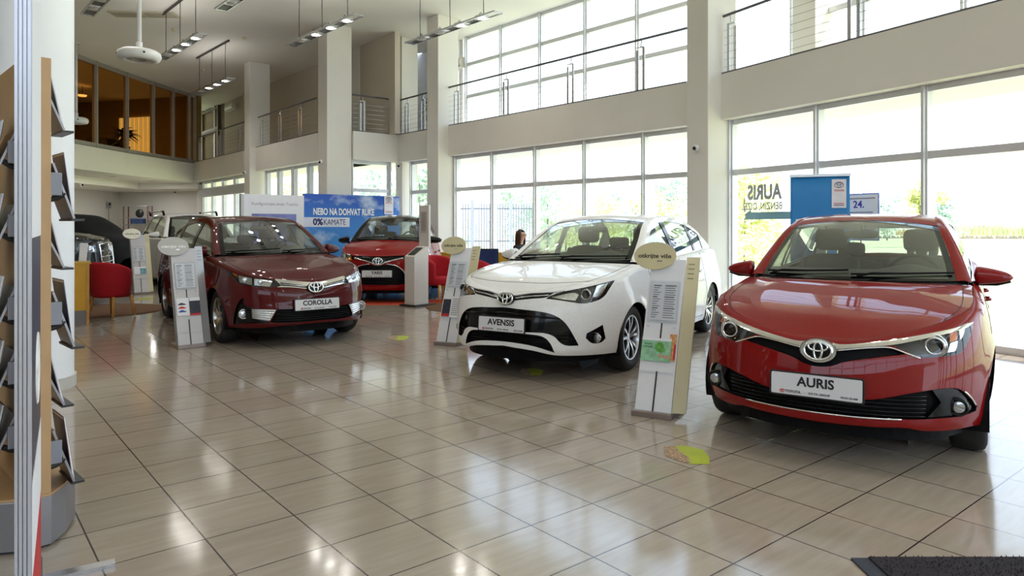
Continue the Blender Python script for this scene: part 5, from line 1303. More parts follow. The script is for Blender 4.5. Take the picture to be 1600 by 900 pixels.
def stand(p, yaw, label, front, wing, oval, ink, kind, lean=.38, H=1.12):
    r = empty('information_stand', p, yaw, label, 'stand', 'car information stands')
    MB().box((0, .16, .02), (.30, .33, .04)).build('base', mat('stand_base', lin(150, 138, 134), .35, .6), r, bevel=.004)
    k = lean / H; w = .135
    Y = lambda z, o=0: .02 + k * z + o
    def sheet(x0, x1, y0, y1, z0, z1, th, name, m, par=r):
        vs = []
        for o in (0, th):
            for (x, z, yy) in ((x0, z0, y0), (x1, z0, y1), (x1, z1, y1), (x0, z1, y0)): vs.append((x, Y(z, yy + o), z))
        return MB().add(vs, [(0, 1, 2, 3), (7, 6, 5, 4), (0, 4, 5, 1), (1, 5, 6, 2), (2, 6, 7, 3), (3, 7, 4, 0)]).build(name, m, par)
    fp = sheet(-w, w, 0, 0, .04, H, .014, 'front_panel', front)
    sheet(w + .002, w + .095, .012, .04, .04, H + .02, .014, 'side_panel', wing)
    sheet(-w, w, .085, .085, .04, H - .05, .012, 'back_panel', front)
    n_ = Vector((0, -1, k)).normalized(); up_ = Vector((0, k, 1)).normalized()
    def on(x, z, off=.004): return frame_M(Vector((x, Y(z), z)) + n_ * off, (1, 0, 0), up_)
    def plate(name, x, z, wd, ht, m, off=.004, th=.003, par=r):
        M = on(x, z, off); v = [M @ Vector((sx_ * wd / 2, sy_ * ht / 2, o)) for o in (0, th) for sx_, sy_ in ((-1, -1), (1, -1), (1, 1), (-1, 1))]
        return MB().add(v, [(3, 2, 1, 0), (4, 5, 6, 7), (0, 1, 5, 4), (1, 2, 6, 5), (2, 3, 7, 6), (3, 0, 4, 7)]).build(name, m, par)
    plate('cable_slot', .0, .17, .012, .30, M_SLOT, .001, .002); plate('cable_slot', .0, .575, .012, .16, M_SLOT, .001, .002)
    for i in range(4): plate('side_mark', w + .045, H - .03 - .035 * i, .045, .004, M_SLOT, -.006, .002)
    hd = plate('leaflet_holder', 0, .80, .235, .33, M_ACRYL, .012, .003)
    for x in (-.10, .10): MB().lathe([(0, .006), (.006, .004), (.006, -.01)], 10, on(x, .622, .016)).build('holder_screw', M_STEEL, hd)
    sh_ = plate('price_sheet', 0, .805, .205, .290, M_PAPER, .007, .002)
    tl = MB()
    for i in range(15):
        for x0_, x1_ in ((-.09, -.03 - .012 * (i % 3)), (.0, .085 - .01 * (i % 2))):
            M = on((x0_ + x1_) / 2, .92 - .0165 * i, .0095); hw = (x1_ - x0_) / 2; hh = .003 if i % 5 else .005
            tl.add([M @ Vector((-hw, -hh, 0)), M @ Vector((hw, -hh, 0)), M @ Vector((hw, hh, 0)), M @ Vector((-hw, hh, 0))], [(0, 1, 2, 3)])
    tl.build('printed_lines', M_PRINT, sh_)
    if kind == 'eco':
        b = plate('leaflet', -.02, .455, .225, .165, M_GREEN, .010, .003); plate('leaflet_header', -.02, .53, .225, .02, M_PAPER, .0135, .001, b)
        M0 = on(.01, .47, .0145); tb = MB()
        for a in range(9): tb.add([M0 @ Vector((.035 * cos(a * .7) * (.4 + .06 * a) + .016 * cos(q_), .035 * sin(a * .7) * (.4 + .06 * a) + .016 * sin(q_) + .01, .0002 * a)) for q_ in [2 * pi * j / 10 for j in range(10)]], [tuple(range(10))])
        tb.build('printed_tree', M_TREE, b)
        MB().add([M0 @ Vector(v) for v in ((-.02, -.06, 0), (.01, -.066, 0), (.05, -.075, 0), (.075, -.078, 0), (.075, -.055, 0), (.03, -.05, 0), (.0, -.048, 0))], [tuple(range(7))]).build('printed_hand', M_SKIN2, b)
        text_obj('lettering', 'TOYOTA\nI OKOLINA', .021, mat('print_ink_green', lin(40, 120, 80), .5), b, on(-.085, .485, .015), width=.075)
        b2 = plate('leaflet', .10, .48, .05, .20, mat('print_orange', lin(214, 150, 96), .5, var=.4, scale=50), .006, .003); plate('leaflet_header', .118, .45, .014, .11, M_RED, .0095, .001, b2)
    elif kind == 'models':
        b = plate('leaflet', -.055, .455, .135, .205, M_PAPER, .010, .003)
        for i, m in enumerate((M_DARKP, M_RED, M_BLUE)):
            Mc = on(-.065, .485 - .04 * i, .014); MB().add([Mc @ Vector(v) for v in ((-.04, -.01, 0), (.04, -.01, 0), (.04, .002, 0), (.02, .006, 0), (.008, .015, 0), (-.016, .015, 0), (-.028, .005, 0), (-.04, .002, 0))], [tuple(range(8))]).build('printed_car', m, b)
        b2 = plate('leaflet', .075, .455, .115, .205, M_DARKP, .010, .003); plate('leaflet_footer', .075, .365, .115, .022, M_RED, .0135, .001, b2); plate('leaflet_header', .075, .535, .115, .04, M_PAPER, .0135, .001, b2)
    elif kind == 'offer':
        b = plate('leaflet', -.07, .42, .10, .20, M_DARKP, .010, .003); plate('leaflet_footer', -.07, .335, .10, .03, M_RED, .0135, .001, b)
        b2 = plate('leaflet', .045, .43, .115, .25, M_PAPER, .008, .003); t3 = MB()
        for i in range(9):
            M = on(.045, .52 - .022 * i, .0115); t3.add([M @ Vector(v) for v in ((-.045, -.004, 0), (.045, -.004, 0), (.045, .004, 0), (-.045, .004, 0))], [(0, 1, 2, 3)])
        t3.build('printed_lines', M_PRINT, b2)
    else:
        b = plate('leaflet', .0, .47, .22, .16, M_PAPER, .010, .003); plate('leaflet_picture', .055, .46, .11, .12, mat('print_teal', lin(110, 160, 170), .5, var=.4, scale=30), .0135, .001, b)
    plate('clear_strip', .0, .17 if kind == 'models' else .30, .25, .02, M_ACRYL, .006, .003)
    # oval sign
    Mo = on(-.105, H + .02, .028); ov = MB(); vs = [Mo @ Vector((.168 * cos(a), .112 * sin(a), o)) for o in (-.012, 0) for a in [2 * pi * i / 48 for i in range(48)]]
    ov.add(vs, [tuple(range(47, -1, -1)), tuple(range(48, 96))] + [(i, (i + 1) % 48, 48 + (i + 1) % 48, 48 + i) for i in range(48)])
    so_ = ov.build('oval_sign', oval, r, angle=40)
    MB().box((0, 0, 0), (.04, .05, .05)).add([], []).build('sign_bracket', M_STEEL, r).location = (-.06, Y(H - .03, .0), H - .03)
    text_obj('lettering', 'otkrijte više', .048, ink, so_, Mo @ Matrix.Translation((0, -.004, .001)), bold=.0007, width=.262)
    return r
M_INKB = mat('ink_brown', lin(44, 36, 36), .5, var=0); M_INKW = mat('ink_white', lin(250, 250, 250), .5, var=0)
stand((1.0, 5.02, 0), radians(-29), 'cream-sided stand with an oval sign beside the bright red hatchback', M_STANDW, M_CREAM, M_CREAM, M_INKB, 'eco', lean=.42)
stand((-3.62, 7.90, 0), radians(41), 'silver stand with white lettering on its oval, before the dark red saloon', M_STANDG, M_SILVER, mat('oval_silver', lin(172, 172, 170), .3, .4, var=.02), M_INKW, 'models', lean=.34)
stand((-.775, 8.06, 0), radians(-25), 'cream-sided stand with an oval sign at the front corner of the white saloon', M_STANDW, M_CREAM, M_CREAM, M_INKB, 'offer')
stand((-7.52, 14.2, 0), radians(41), 'farthest oval-topped stand, beside the white-roofed SUV', M_STANDG, M_CREAM, mat('oval_ivory', lin(232, 228, 206), .4, var=.02), M_INKB, 'plain', H=1.2)

# ------------------------------------------------------------------ kiosk with a sloping screen
M_KIOSK = mat('kiosk_beige', lin(214, 208, 202), .45, var=.02)
ki = empty('information_kiosk', (-1.66, 12.15, 0), radians(-38), 'beige information kiosk with a sloping screen in front of the small red hatchback', 'kiosk')
MB().box((0, .03, .015), (.40, .50, .03)).build('base_plate', mat('kiosk_base', lin(52, 50, 50), .4, .4), ki)
kb = MB().add([(-.12, -.17, .03), (.12, -.17, .03), (.12, .17, .03), (-.12, .17, .03), (-.12, -.17, .86), (.12, -.17, .86), (.12, .12, 1.03), (-.12, .12, 1.03), (.12, .17, 1.03), (-.12, .17, 1.03)], [(3, 2, 1, 0), (0, 1, 5, 4), (4, 5, 6, 7), (7, 6, 8, 9), (1, 2, 8, 6, 5), (3, 0, 4, 7, 9), (2, 3, 9, 8)])
kb.build('cabinet', M_KIOSK, ki, bevel=.006)
sl = (Vector((0, .29, .17))).normalized(); Ms = frame_M((0, -.03, .945), (1, 0, 0), sl)
def tile(name, M, w, h, th, m, par):
    v = [M @ Vector((sx_ * w / 2, sy_ * h / 2, o)) for o in (0, th) for sx_, sy_ in ((-1, -1), (1, -1), (1, 1), (-1, 1))]
    return MB().add(v, [(3, 2, 1, 0), (4, 5, 6, 7), (0, 1, 5, 4), (1, 2, 6, 5), (2, 3, 7, 6), (3, 0, 4, 7)]).build(name, m, par)
tile('screen', Ms, .16, .24, .006, M_GLOSSBLACK, ki)
MB().box((0, .20, 1.38), (.24, .05, .74)).build('back_board', M_KIOSK, ki, bevel=.004)
nt_ = tile('notice', frame_M((0, .174, 1.45), (1, 0, 0), (0, 0, 1)), .15, .38, .003, mat('notice_taupe', lin(186, 176, 172), .5), ki)
lb_ = MB()
for i in range(16): lb_.box((-.01 * (i % 3), .1702, 1.61 - .02 * i), (.10, .0006, .006))
lb_.build('printed_lines', mat('print_brown', lin(110, 96, 96), .6, var=0), nt_)

# ------------------------------------------------------------------ sky billboard
B0 = Vector((-5.84, 15.2, 0)); B1 = Vector((-2.86, 17.78, 0)); BD = (B1 - B0); BL = BD.length; Ba = atan2(BD.y, BD.x)
bb = empty('billboard', B0, Ba, 'long billboard with blue sky print behind the small red hatchback', 'billboard')
def sky_mat():
    m = bpy.data.materials.new('sky_print'); m.use_nodes = True; n = m.node_tree.nodes; L = m.node_tree.links; b = n['Principled BSDF']
    t = n.new('ShaderNodeTexCoord'); ns = n.new('ShaderNodeTexNoise'); ns.inputs['Scale'].default_value = 1.3; ns.inputs['Detail'].default_value = 7; ns.inputs['Roughness'].default_value = .58
    mp = n.new('ShaderNodeMapping'); mp.inputs['Scale'].default_value = (1, 1, 1.7); mp.inputs['Location'].default_value = (3.3, 0, .8); L.new(t.outputs['Object'], mp.inputs[0]); L.new(mp.outputs[0], ns.inputs['Vector'])
    r = n.new('ShaderNodeValToRGB'); L.new(ns.outputs['Fac'], r.inputs[0]); e = r.color_ramp.elements
    e[0].position = .52; e[0].color = (0, 0, 0, 1); e[1].position = .72; e[1].color = (1, 1, 1, 1)
    sp = n.new('ShaderNodeSeparateXYZ'); L.new(t.outputs['Object'], sp.inputs[0]); g = n.new('ShaderNodeValToRGB'); L.new(sp.outputs['Z'], g.inputs[0])
    g.color_ramp.elements[0].position = .5; g.color_ramp.elements[0].color = lin(70, 150, 225) + (1,); g.color_ramp.elements[1].position = 1; g.color_ramp.elements[1].color = lin(22, 84, 190) + (1,)
    mr = n.new('ShaderNodeMath'); mr.operation = 'MULTIPLY'; mr.inputs[1].default_value = .48; L.new(sp.outputs['Z'], mr.inputs[0]); L.new(mr.outputs[0], g.inputs[0])
    mx = n.new('ShaderNodeMix'); mx.data_type = 'RGBA'; L.new(r.outputs[0], mx.inputs['Factor']); L.new(g.outputs[0], mx.inputs['A']); mx.inputs['B'].default_value = lin(206, 222, 244) + (1,); L.new(mx.outputs['Result'], b.inputs['Base Color'])
    b.inputs['Roughness'].default_value = .45; return m
xs_ = 1.38
MB().box(((xs_ + BL) / 2, .05, 1.075), (BL - xs_, .08, 2.13)).build('sky_panel', sky_mat(), bb)
wp_ = MB().box((xs_ / 2, .05, 1.045), (xs_, .10, 2.09)).build('white_panel', M_STANDW, bb)
MB().box((-.03, .05, 1.045), (.06, .12, 2.09)).build('edge_post', M_SILVER, bb)
FT = lambda x, z, o=-.0105: frame_M((x, o, z), (1, 0, 0), (0, 0, 1))
M_INKG = mat('ink_grey', lin(150, 154, 158), .5, var=0); M_INKN = mat('ink_navy', lin(28, 34, 96), .5, var=0)
text_obj('lettering', 'Konfigurirajte svoju Toyotu', .09, M_INKG, wp_, FT(.70, 1.88, -.002), width=1.05)
scn = tile('picture', FT(.68, 1.25, -.006), 1.02, .82, .004, mat('picture_lilac', lin(120, 128, 190), .3, var=.35, scale=2.5), bb)
tile('picture_corner', frame_M((1.08, -.011, 1.12), (1, 0, .8), (-.8, 0, 1)), .2, .16, .003, mat('picture_maroon', lin(96, 16, 30), .4), scn)
text_obj('lettering', 'NEBO NA DOHVAT RUKE', .22, M_INKW, bb, FT(xs_ + 1.03, 1.72, .006), bold=.006, width=1.60)
bx = tile('offer_box', FT(xs_ + .58, 1.48, .008), 1.16, .225, .003, mat('offer_white', lin(222, 226, 242), .4), bb)
text_obj('lettering', '0%', .21, M_INKN, bx, FT(xs_ + .345, 1.48, .0035), bold=.008, width=.25)
text_obj('lettering', 'KAMATE', .19, M_INKN, bx, FT(xs_ + .77, 1.475, .0035), width=.56)
def brand_flag(par, M, w, h, foot=True):
    f = tile('brand_flag', M, w, h, .004, mat('flag_white', lin(232, 230, 238), .4), par)
    emblem_obj(f, M @ Matrix.Translation((0, h * .30, .006)), w * .30, w * .21, mat('emblem_ink_grey', lin(96, 100, 116), .4), 'printed_emblem', w * .022)
    text_obj('lettering', 'TOYOTA', w * .2, mat('ink_brand_red', lin(196, 30, 50), .5, var=0), f, M @ Matrix.Translation((0, h * .10, .005)), bold=.001, width=w * .72)
    if foot:
        for i, m in ((0, MATS['ink_brand_red']), (1, M_BLUE)):
            MB().add([M @ Vector((x, -h * .36 - i * h * .06 + y, .005)) for x, y in ((-w * .36, 0), (w * .36, 0), (w * .36, h * .025), (-w * .36, h * .025))], [(0, 1, 2, 3)]).build('printed_line', m, f)
brand_flag(bb, FT(BL - .32, 1.92, .0), .26, .47)

# ------------------------------------------------------------------ blue roll-up banner, window sticker and notice
P0 = Vector((3.58, 8.98, 0)); P1 = Vector((4.22, 8.72, 0)); Pd = P1 - P0
ro = empty('roll_up_banner', P0, atan2(Pd.y, Pd.x), 'plain blue roll-up banner standing behind the bright red hatchback', 'banner')
W_ = Pd.length
MB().grid(lambda u_, v: Vector((W_ * u_, .004 * sin(u_ * 7), .09 + 1.92 * v)), 20, 8).build('banner_sheet', mat('banner_blue', lin(40, 130, 200), .5, var=.05), ro, smooth=True, solid=.002)
MB().box((W_ / 2, 0, 2.025), (W_ + .02, .03, .035)).build('top_bar', M_STEEL, ro); MB().box((W_ / 2, 0, .045), (W_ + .06, .16, .09)).build('base_box', M_STEEL, ro, bevel=.01)
MB().tube([(W_ * .45, .05, .05), (W_ * .45, .03, 2.02)], .012, 8).build('support_pole', M_STEEL, ro)
brand_flag(ro, frame_M((W_ * .82, -.008, 1.79), (1, 0, 0), (0, 0, 1)), .165, .36)
tile('white_label', frame_M((W_ * .13, -.008, 1.42), (1, 0, 0), (0, 0, 1)), .055, .10, .003, M_PAPER, ro)
st_ = empty('window_sticker', (0, 0, 0), 0, 'mirror-written grey window lettering with a grey-blue arrow, left of the blue banner', 'sticker')
Mw = lambda s, z: frame_M((pt(AR, uR, nR, s, .262).x, pt(AR, uR, nR, s, .262).y, z), (-uR.x, -uR.y, 0), (0, 0, 1))
M_STK = mat('sticker_grey', lin(186, 186, 188), .6, var=0); M_STK2 = mat('sticker_blue_grey', lin(140, 184, 200), .5, var=.1, scale=4)
text_obj('lettering', 'AURIS', .30, M_STK, st_, Mw(.77, 1.885), bold=.014, width=.66)
text_obj('lettering', 'BENZIN, DIZEL', .15, M_STK, st_, Mw(.72, 1.68), bold=.004, width=.78)
ar = MB(); M = Mw(.8, 1.54); ar.add([M @ Vector(v) for v in ((.40, -.055, 0), (-.62, -.055, 0), (-.62, .055, 0), (.28, .055, 0), (.28, .10, 0), (.40, .03, 0))], [tuple(range(6))]); ar.build('arrow', M_STK2, st_)
no = empty('window_notice', (0, 0, 0), 0, 'white notice with blue border and number 24 on the window behind the banner', 'notice')
Mn = lambda x, z, o: frame_M((pt(AR, uR, nR, 2.35 + x, .225 - o).x, pt(AR, uR, nR, 2.35 + x, .225 - o).y, z), (uR.x, uR.y, 0), (0, 0, 1))
tile('notice_border', Mn(0, 1.5, 0), .61, .61, .003, mat('border_blue', lin(110, 130, 215), .5), no); pg_ = tile('notice_sheet', Mn(0, 1.5, .003), .58, .58, .002, mat('notice_white', lin(246, 248, 252), .5, var=.01), no)
text_obj('lettering', '24.', .13, mat('ink_violet', lin(70, 70, 170), .5, var=0), pg_, Mn(.02, 1.66, .0055), bold=.003)
ll = MB()
for i, z in enumerate((1.74, 1.56, 1.50, 1.40, 1.34)):
    M = Mn(.05, z, .0055); hw = .2 - .03 * (i % 2); ll.add([M @ Vector(v) for v in ((-hw, -.008, 0), (hw, -.008, 0), (hw, .008, 0), (-hw, .008, 0))], [(0, 1, 2, 3)])
ll.build('printed_lines', M_INKG, pg_)
# red pictogram signs on the round column
for i, y_ in enumerate((276, 296)):
    ang = atan2(0 - rc.y, .15 - rc.x) + .72
    def cyl(x, z, o=.324): a = ang + x / .324; return Vector((rc.x + o * cos(a), rc.y + o * sin(a), z))
    zc = EYE + (354 - y_) / 1091 * (rc.y - .28); b = MB(); b.grid(lambda u_, v: cyl(-.037 + .074 * u_, zc - .048 + .096 * v, .3235), 6, 2)
    o = b.build('wall_sign', mat('sign_red', lin(206, 84, 88), .5)); tag(o, ['upper small red arrow sign on the round white column', 'lower small red arrow sign on the round white column'][i], 'sign', 'red arrow signs')
    ab = MB(); ab.add([cyl(x, zc + z, .3245) for x, z in ((-.018, -.03), (0, -.015), (.018, -.03), (.018, .01), (0, .03), (-.018, .01))], [tuple(range(6))]); ab.build('white_arrow', M_INKW, o)

# ------------------------------------------------------------------ stickers on the floor, mats and rugs
M_LIME = mat('sticker_lime', lin(176, 190, 40), .5, var=.08); M_PIC = mat('sticker_picture', lin(170, 140, 110), .5, var=.75, scale=55)
def floor_sticker(px, py, w, d, yaw, label):
    p = at_floor(px, py); r = empty('floor_sticker', (p.x, p.y, .0015), yaw, label, 'sticker', 'lime floor stickers')
    MB().prism([(-w * .05, -d / 2), (w * .38, -d / 2), (w / 2, -d * .1), (w / 2, d * .28), (w * .2, d / 2), (-w * .15, d / 2), (-w * .25, 0)], 0, .0012).build('lime_field', M_LIME, r)
    MB().prism([(-w / 2, -d * .05), (-w * .3, -d * .3), (-w * .08, -d / 2), (w * .02, -d * .2), (-w * .1, d * .2), (-w * .12, d * .5), (-w * .38, d * .48)], 0, .0016).build('picture_field', M_PIC, r)
floor_sticker(1072, 711, .255, .33, .0, 'lime floor sticker in front of the bright red hatchback')
floor_sticker(830, 581, .22, .3, .0, 'lime floor sticker under the nose of the white saloon')
floor_sticker(622, 528, .25, .35, .0, 'lime floor sticker between the dark red and white saloons')
floor_sticker(221, 467, .28, .5, .0, 'lime floor sticker by the farthest oval-topped stand')
dm = empty('door_mat', (2.6, 2.2, 0), 0, 'dark bristly door mat at the bottom right corner', 'mat')
MB().box((0, 0, .004), (2.4, 1.37, .008)).build('rubber_edge', mat('mat_rubber', lin(44, 48, 62), .6), dm)
MB().box((.04, -.0, .010), (2.34, 1.36, .010)).build('mat_pad', mat('mat_pile', (.022, .016, .022), .95, var=.5, scale=160, bump=.6, bscale=220), dm)
rnd = random.Random(3); pile = MB()
for k in range(9000):
    x = rnd.uniform(-1.13, 1.2); y = rnd.uniform(.0, .68); a = rnd.uniform(0, pi); h = rnd.uniform(.004, .010); dx, dy = .0028 * cos(a), .0028 * sin(a)
    pile.add([(x - dx, y - dy, .014), (x + dx, y + dy, .014), (x + rnd.uniform(-.004, .004), y + rnd.uniform(-.004, .004), .015 + h)], [(0, 1, 2)])
po = pile.build('mat_bristles', mat('mat_bristle', (.035, .026, .034), .9, var=.6, scale=120), dm); po['kind'] = 'stuff'
M_RUG = mat('rug_brown', lin(112, 82, 58), .95, var=.2, scale=30, bump=.5)
for i, (x, y, r_) in enumerate(((-6.75, 11.4, 1.0), (-.62, 11.95, .85))):
    b = MB().lathe([(0, .012), (r_ - .01, .012), (r_, .006), (r_, 0)], 64, Matrix.Translation((x, y, 0))).build('round_rug', M_RUG, angle=30)
    tag(b, ['round brown rug under the red tub chair by the round column', 'round brown rug under the red tub chairs at the right-hand yellow desk'][i], 'rug', 'round brown rugs')
cp_ = MB().prism([(-3.6, 12.25), (-1.2, 12.25), (-1.2, 13.15), (-3.6, 13.15)], 0, .004).build('red_carpet', mat('carpet_orange_red', lin(226, 80, 46), .9, var=.1, scale=30)); tag(cp_, 'orange-red carpet strip in front of the small red hatchback', 'carpet')
cp_ = MB().prism([(-3.7, 13.16), (-1.1, 13.16), (-1.1, 17.0), (-3.7, 17.0)], 0, .004).build('display_floor', mat('display_floor_blue', lin(92, 118, 150), .12, var=.25, scale=1.5)); tag(cp_, 'glossy blue display floor under the small red hatchback', 'floor panel')
# ------------------------------------------------------------------ chairs and desks
M_REDF = mat('red_upholstery', lin(176, 16, 34), .85, var=.08, scale=40, bump=.15); M_OAK = mat('oak_legs', lin(206, 150, 72), .5, var=.12, scale=14)
M_YEL = mat('yellow_board', lin(214, 160, 30), .45, var=.05, scale=9); M_PLINTH = mat('plinth_grey', lin(106, 100, 96), .4, .5)
def tub_chair(label):
    r = empty('tub_chair', (0, 0, 0), 0, label, 'chair', 'red tub chairs')
    def shell(u_, v):                                               # wraps round the back; front is -Y
        a = radians(-30) + radians(240) * u_; e = abs(2 * u_ - 1)
        top = .84 - .14 * e ** 2.2; z = .30 + (top - .30) * v; rr = .255 + .035 * v + .012 * sin(pi * v)
        return Vector((rr * 1.02 * cos(a), rr * sin(a) * 1.0 + .02, z))
    MB().grid(shell, 28, 8).build('back_shell', M_REDF, r, smooth=True, solid=.07, sub=1)
    st_ = MB(); pr = [(.0, .30), (.235, .30), (.25, .33), (.25, .41), (.235, .445), (.0, .455)]; st_.lathe(pr, 28, Matrix.Translation((0, .0, 0)) @ Matrix.Diagonal((1, 1.0, 1, 1)))
    st_.build('seat', M_REDF, r, smooth=True)
    for sx_, sy_ in ((-1, -1), (1, -1), (-1, 1), (1, 1)):
        MB().tube([(sx_ * .18, sy_ * .17, .31), (sx_ * .22, sy_ * .215, .0)], [.024, .016], 8).build('leg', M_OAK, r, smooth=True)
    return r
TC = [((-6.08, 10.62), 2.9, 'red tub chair at the left-hand yellow desk, its back to us'), ((-1.30, 12.8), .8, 'red tub chair right of the beige kiosk'), ((-.60, 11.85), 2.4, 'red tub chair half hidden behind the oval stand and white saloon')]
t0 = tub_chair(TC[0][2])
for i, (p, a, lb) in enumerate(TC):
    o = t0 if i == 0 else copy_tree(t0)
    o.location = (p[0], p[1], .012); o.rotation_euler = (0, 0, a); o['label'] = lb
def desk(p, yaw, w, label, d=.75, h=.88):
    r = empty('reception_desk', p, yaw, label, 'desk', 'yellow front desks')
    MB().box((0, 0, .10), (w - .04, .04, .20)).build('plinth', M_PLINTH, r)
    MB().box((0, 0, .53), (w, .05, .66)).build('front_board', M_YEL, r, bevel=.004)
    for x in (-w / 2 + .02, w / 2 - .02): MB().box((x, d / 2 + .02, .42), (.04, d - .02, .84)).build('side_board', M_YEL, r)
    MB().box((0, d / 2 - .04, h - .015), (w + .04, d, .03)).build('desk_top', mat('desk_top_yellow', lin(206, 160, 44), .4, var=.05), r, bevel=.004)
    MB().box((w / 2 - .02, -.03, .43), (.03, .02, .86)).build('edge_strip', M_OAK, r)
    return r
desk((-6.60, 9.41, 0), .60, 1.55, 'yellow-fronted desk beside the round white column', d=.38)
desk((.08, 13.4, 0), -.08, 2.9, 'long yellow-fronted desk behind the white saloon')
# monitor-back chair
bc_ = empty('office_chair', (-.40, 13.02, 0), 2.9, 'blue mesh-backed office chair at the long yellow desk', 'chair')
M_NAVY = mat('navy_mesh', lin(40, 58, 110), .8, var=.2, scale=60)
MB().grid(lambda u_, v: Vector((-.20 + .40 * u_, .20 - .05 * (1 - (2 * u_ - 1) ** 2) + .03 * v, .55 + .41 * v)), 10, 8).build('backrest', M_NAVY, bc_, smooth=True, solid=.02)
MB().tube([(-.20, .20, .55), (-.21, .235, .965), (.21, .235, .965), (.20, .20, .55)], .012, 8).build('back_frame', M_BLACK, bc_, smooth=True)
MB().box((0, 0, .46), (.44, .44, .06)).build('seat', M_NAVY, bc_, bevel=.02)
MB().tube([(0, .05, .44), (0, .05, .08)], .025, 10).build('gas_column', M_STEEL, bc_); MB().tube([(0, .1, .43), (0, .23, .5), (0, .2, .62)], .018, 8).build('back_stem', M_BLACK, bc_, smooth=True)
for k in range(5): MB().tube([(0, .05, .09), (.24 * cos(k * 2 * pi / 5), .05 + .24 * sin(k * 2 * pi / 5), .045)], [.022, .014], 8).build('foot', M_BLACK, bc_, smooth=True)
cu = MB().lathe([(0, 0), (.03, 0), (.036, .085), (.032, .085), (.028, .008), (0, .008)], 20).build('cup', mat('cup_blue', lin(30, 90, 190), .3), angle=40); cu.location = (-.72, 13.55, .88); tag(cu, 'small blue cup on the long yellow desk', 'cup')
# papers standing on the left desk
for i, (px, m, lb) in enumerate(((131, M_PAPER, 'white leaflet stand on the left-hand yellow desk'),)):
    b = empty('leaflet_stand', (-6.12, 9.97, .88), .15, lb, 'stand')
    MB().box((0, 0, .13), (.10, .012, .26), M=Matrix.Rotation(-.2, 3, 'X')).build('leaflet', m, b); MB().box((0, .02, .008), (.12, .10, .016)).build('base', M_ACRYL, b)

# ------------------------------------------------------------------ woman at the desk
def skin_obj(name, V, E, R, m, parent, sub=2):
    me = bpy.data.meshes.new(name); me.from_pydata([tuple(v) for v in V], E, []); me.update(); me.materials.append(m)
    o = bpy.data.objects.new(name, me); COL.objects.link(o); o.parent = parent
    md = o.modifiers.new('skin', 'SKIN'); md.use_smooth_shade = True
    sv = me.skin_vertices[0].data
    for i, r in enumerate(R): sv[i].radius = (r, r) if not hasattr(r, '__len__') else r
    sv[0].use_root = True
    s2 = o.modifiers.new('sub', 'SUBSURF'); s2.levels = sub; s2.render_levels = sub
    return o
wm = empty('person', (.19, 14.4, 0), radians(58), 'seated woman with long brown hair, dark top and glasses behind the yellow desk', 'person')   # local -Y is where she faces
M_SKIN = mat('skin', lin(214, 164, 140), .55, var=.05); M_HAIR = mat('hair_brown', lin(52, 30, 22), .45, var=.35, scale=30); M_TOP = mat('black_top', lin(30, 28, 32), .85, var=.1); M_JEANS = mat('dark_trousers', lin(40, 44, 60), .85, var=.1)
V = [(0, .02, .52), (0, .03, .72), (0, .04, .92), (0, .03, 1.01), (0, .01, 1.07), (0, -.005, 1.13), (0, -.015, 1.20), (0, -.01, 1.27)]
R = [(.14, .11), (.125, .10), (.135, .10), (.085, .07), (.048, .05), (.058, .066), (.073, .088), (.058, .07)]
E = [(i, i + 1) for i in range(7)]
def chain(start, pts, rad):
    global V, R, E
    k = start
    for p, r in zip(pts, rad): V.append(p); R.append(r); E.append((k, len(V) - 1)); k = len(V) - 1
    return k
for sg in (-1, 1):
    hnd = chain(2, [(sg * .155, .03, .965), (sg * .20, -.01, .80), (sg * .20, -.12, .745), (sg * .15, -.27, .90), (sg * .13, -.33, .915)], [.052, .043, .036, .026, (.036, .017)])
    for f, (dx, l) in enumerate(((-.027, .062), (-.009, .072), (.009, .068), (.026, .054))):
        chain(hnd, [(sg * .13 + dx, -.37, .918), (sg * .13 + dx * 1.1, -.37 - l * .5, .916), (sg * .13 + dx * 1.15, -.37 - l, .906)], [.009, .0085, .007])
    chain(hnd, [(sg * .13 - sg * .035, -.345, .915), (sg * .13 - sg * .055, -.375, .91)], [.010, .008])
    chain(0, [(sg * .09, -.02, .50), (sg * .11, -.38, .49), (sg * .11, -.40, .12), (sg * .11, -.40, .05), (sg * .11, -.52, .03)], [.095, .062, .042, .038, .03])
body = skin_obj('body', V, E, R, M_SKIN, wm)
fc = MB()
def ell(b, c, r, n=12):
    b.grid(lambda u_, v: Vector(c) + Vector((r[0] * cos(2 * pi * u_) * sin(pi * v), r[1] * sin(2 * pi * u_) * sin(pi * v), r[2] * cos(pi * v))), n, n // 2)
b = MB(); ell(b, (0, -.102, 1.185), (.011, .016, .022)); b.build('nose', M_SKIN, wm, smooth=True)
for sg in (-1, 1):
    b = MB(); ell(b, (sg * .03, -.088, 1.205), (.011, .008, .007)); b.build('eye', M_WHITE, wm, smooth=True)
    b = MB(); ell(b, (sg * .03, -.0955, 1.205), (.005, .002, .005)); b.build('iris', M_BLACK, wm, smooth=True)
    b = MB(); ell(b, (sg * .074, .0, 1.195), (.01, .018, .028)); b.build('ear', M_SKIN, wm, smooth=True)
    MB().tube([(sg * .015, -.088, 1.226), (sg * .03, -.092, 1.232), (sg * .047, -.08, 1.226)], .0035, 6).build('eyebrow', M_HAIR, wm, smooth=True)
    MB().tube([(sg * .032 + .021 * cos(a), -.103 + .012 * abs(cos(a)) * (1 if cos(a) * sg > 0 else .2), 1.203 + .016 * sin(a)) for a in [2 * pi * k / 20 for k in range(20)]], .0022, 6, closed=True).build('glasses_rim', M_BLACK, wm, smooth=True)
    MB().tube([(sg * .053, -.09, 1.206), (sg * .075, -.02, 1.206)], .0022, 6).build('glasses_temple', M_BLACK, wm)
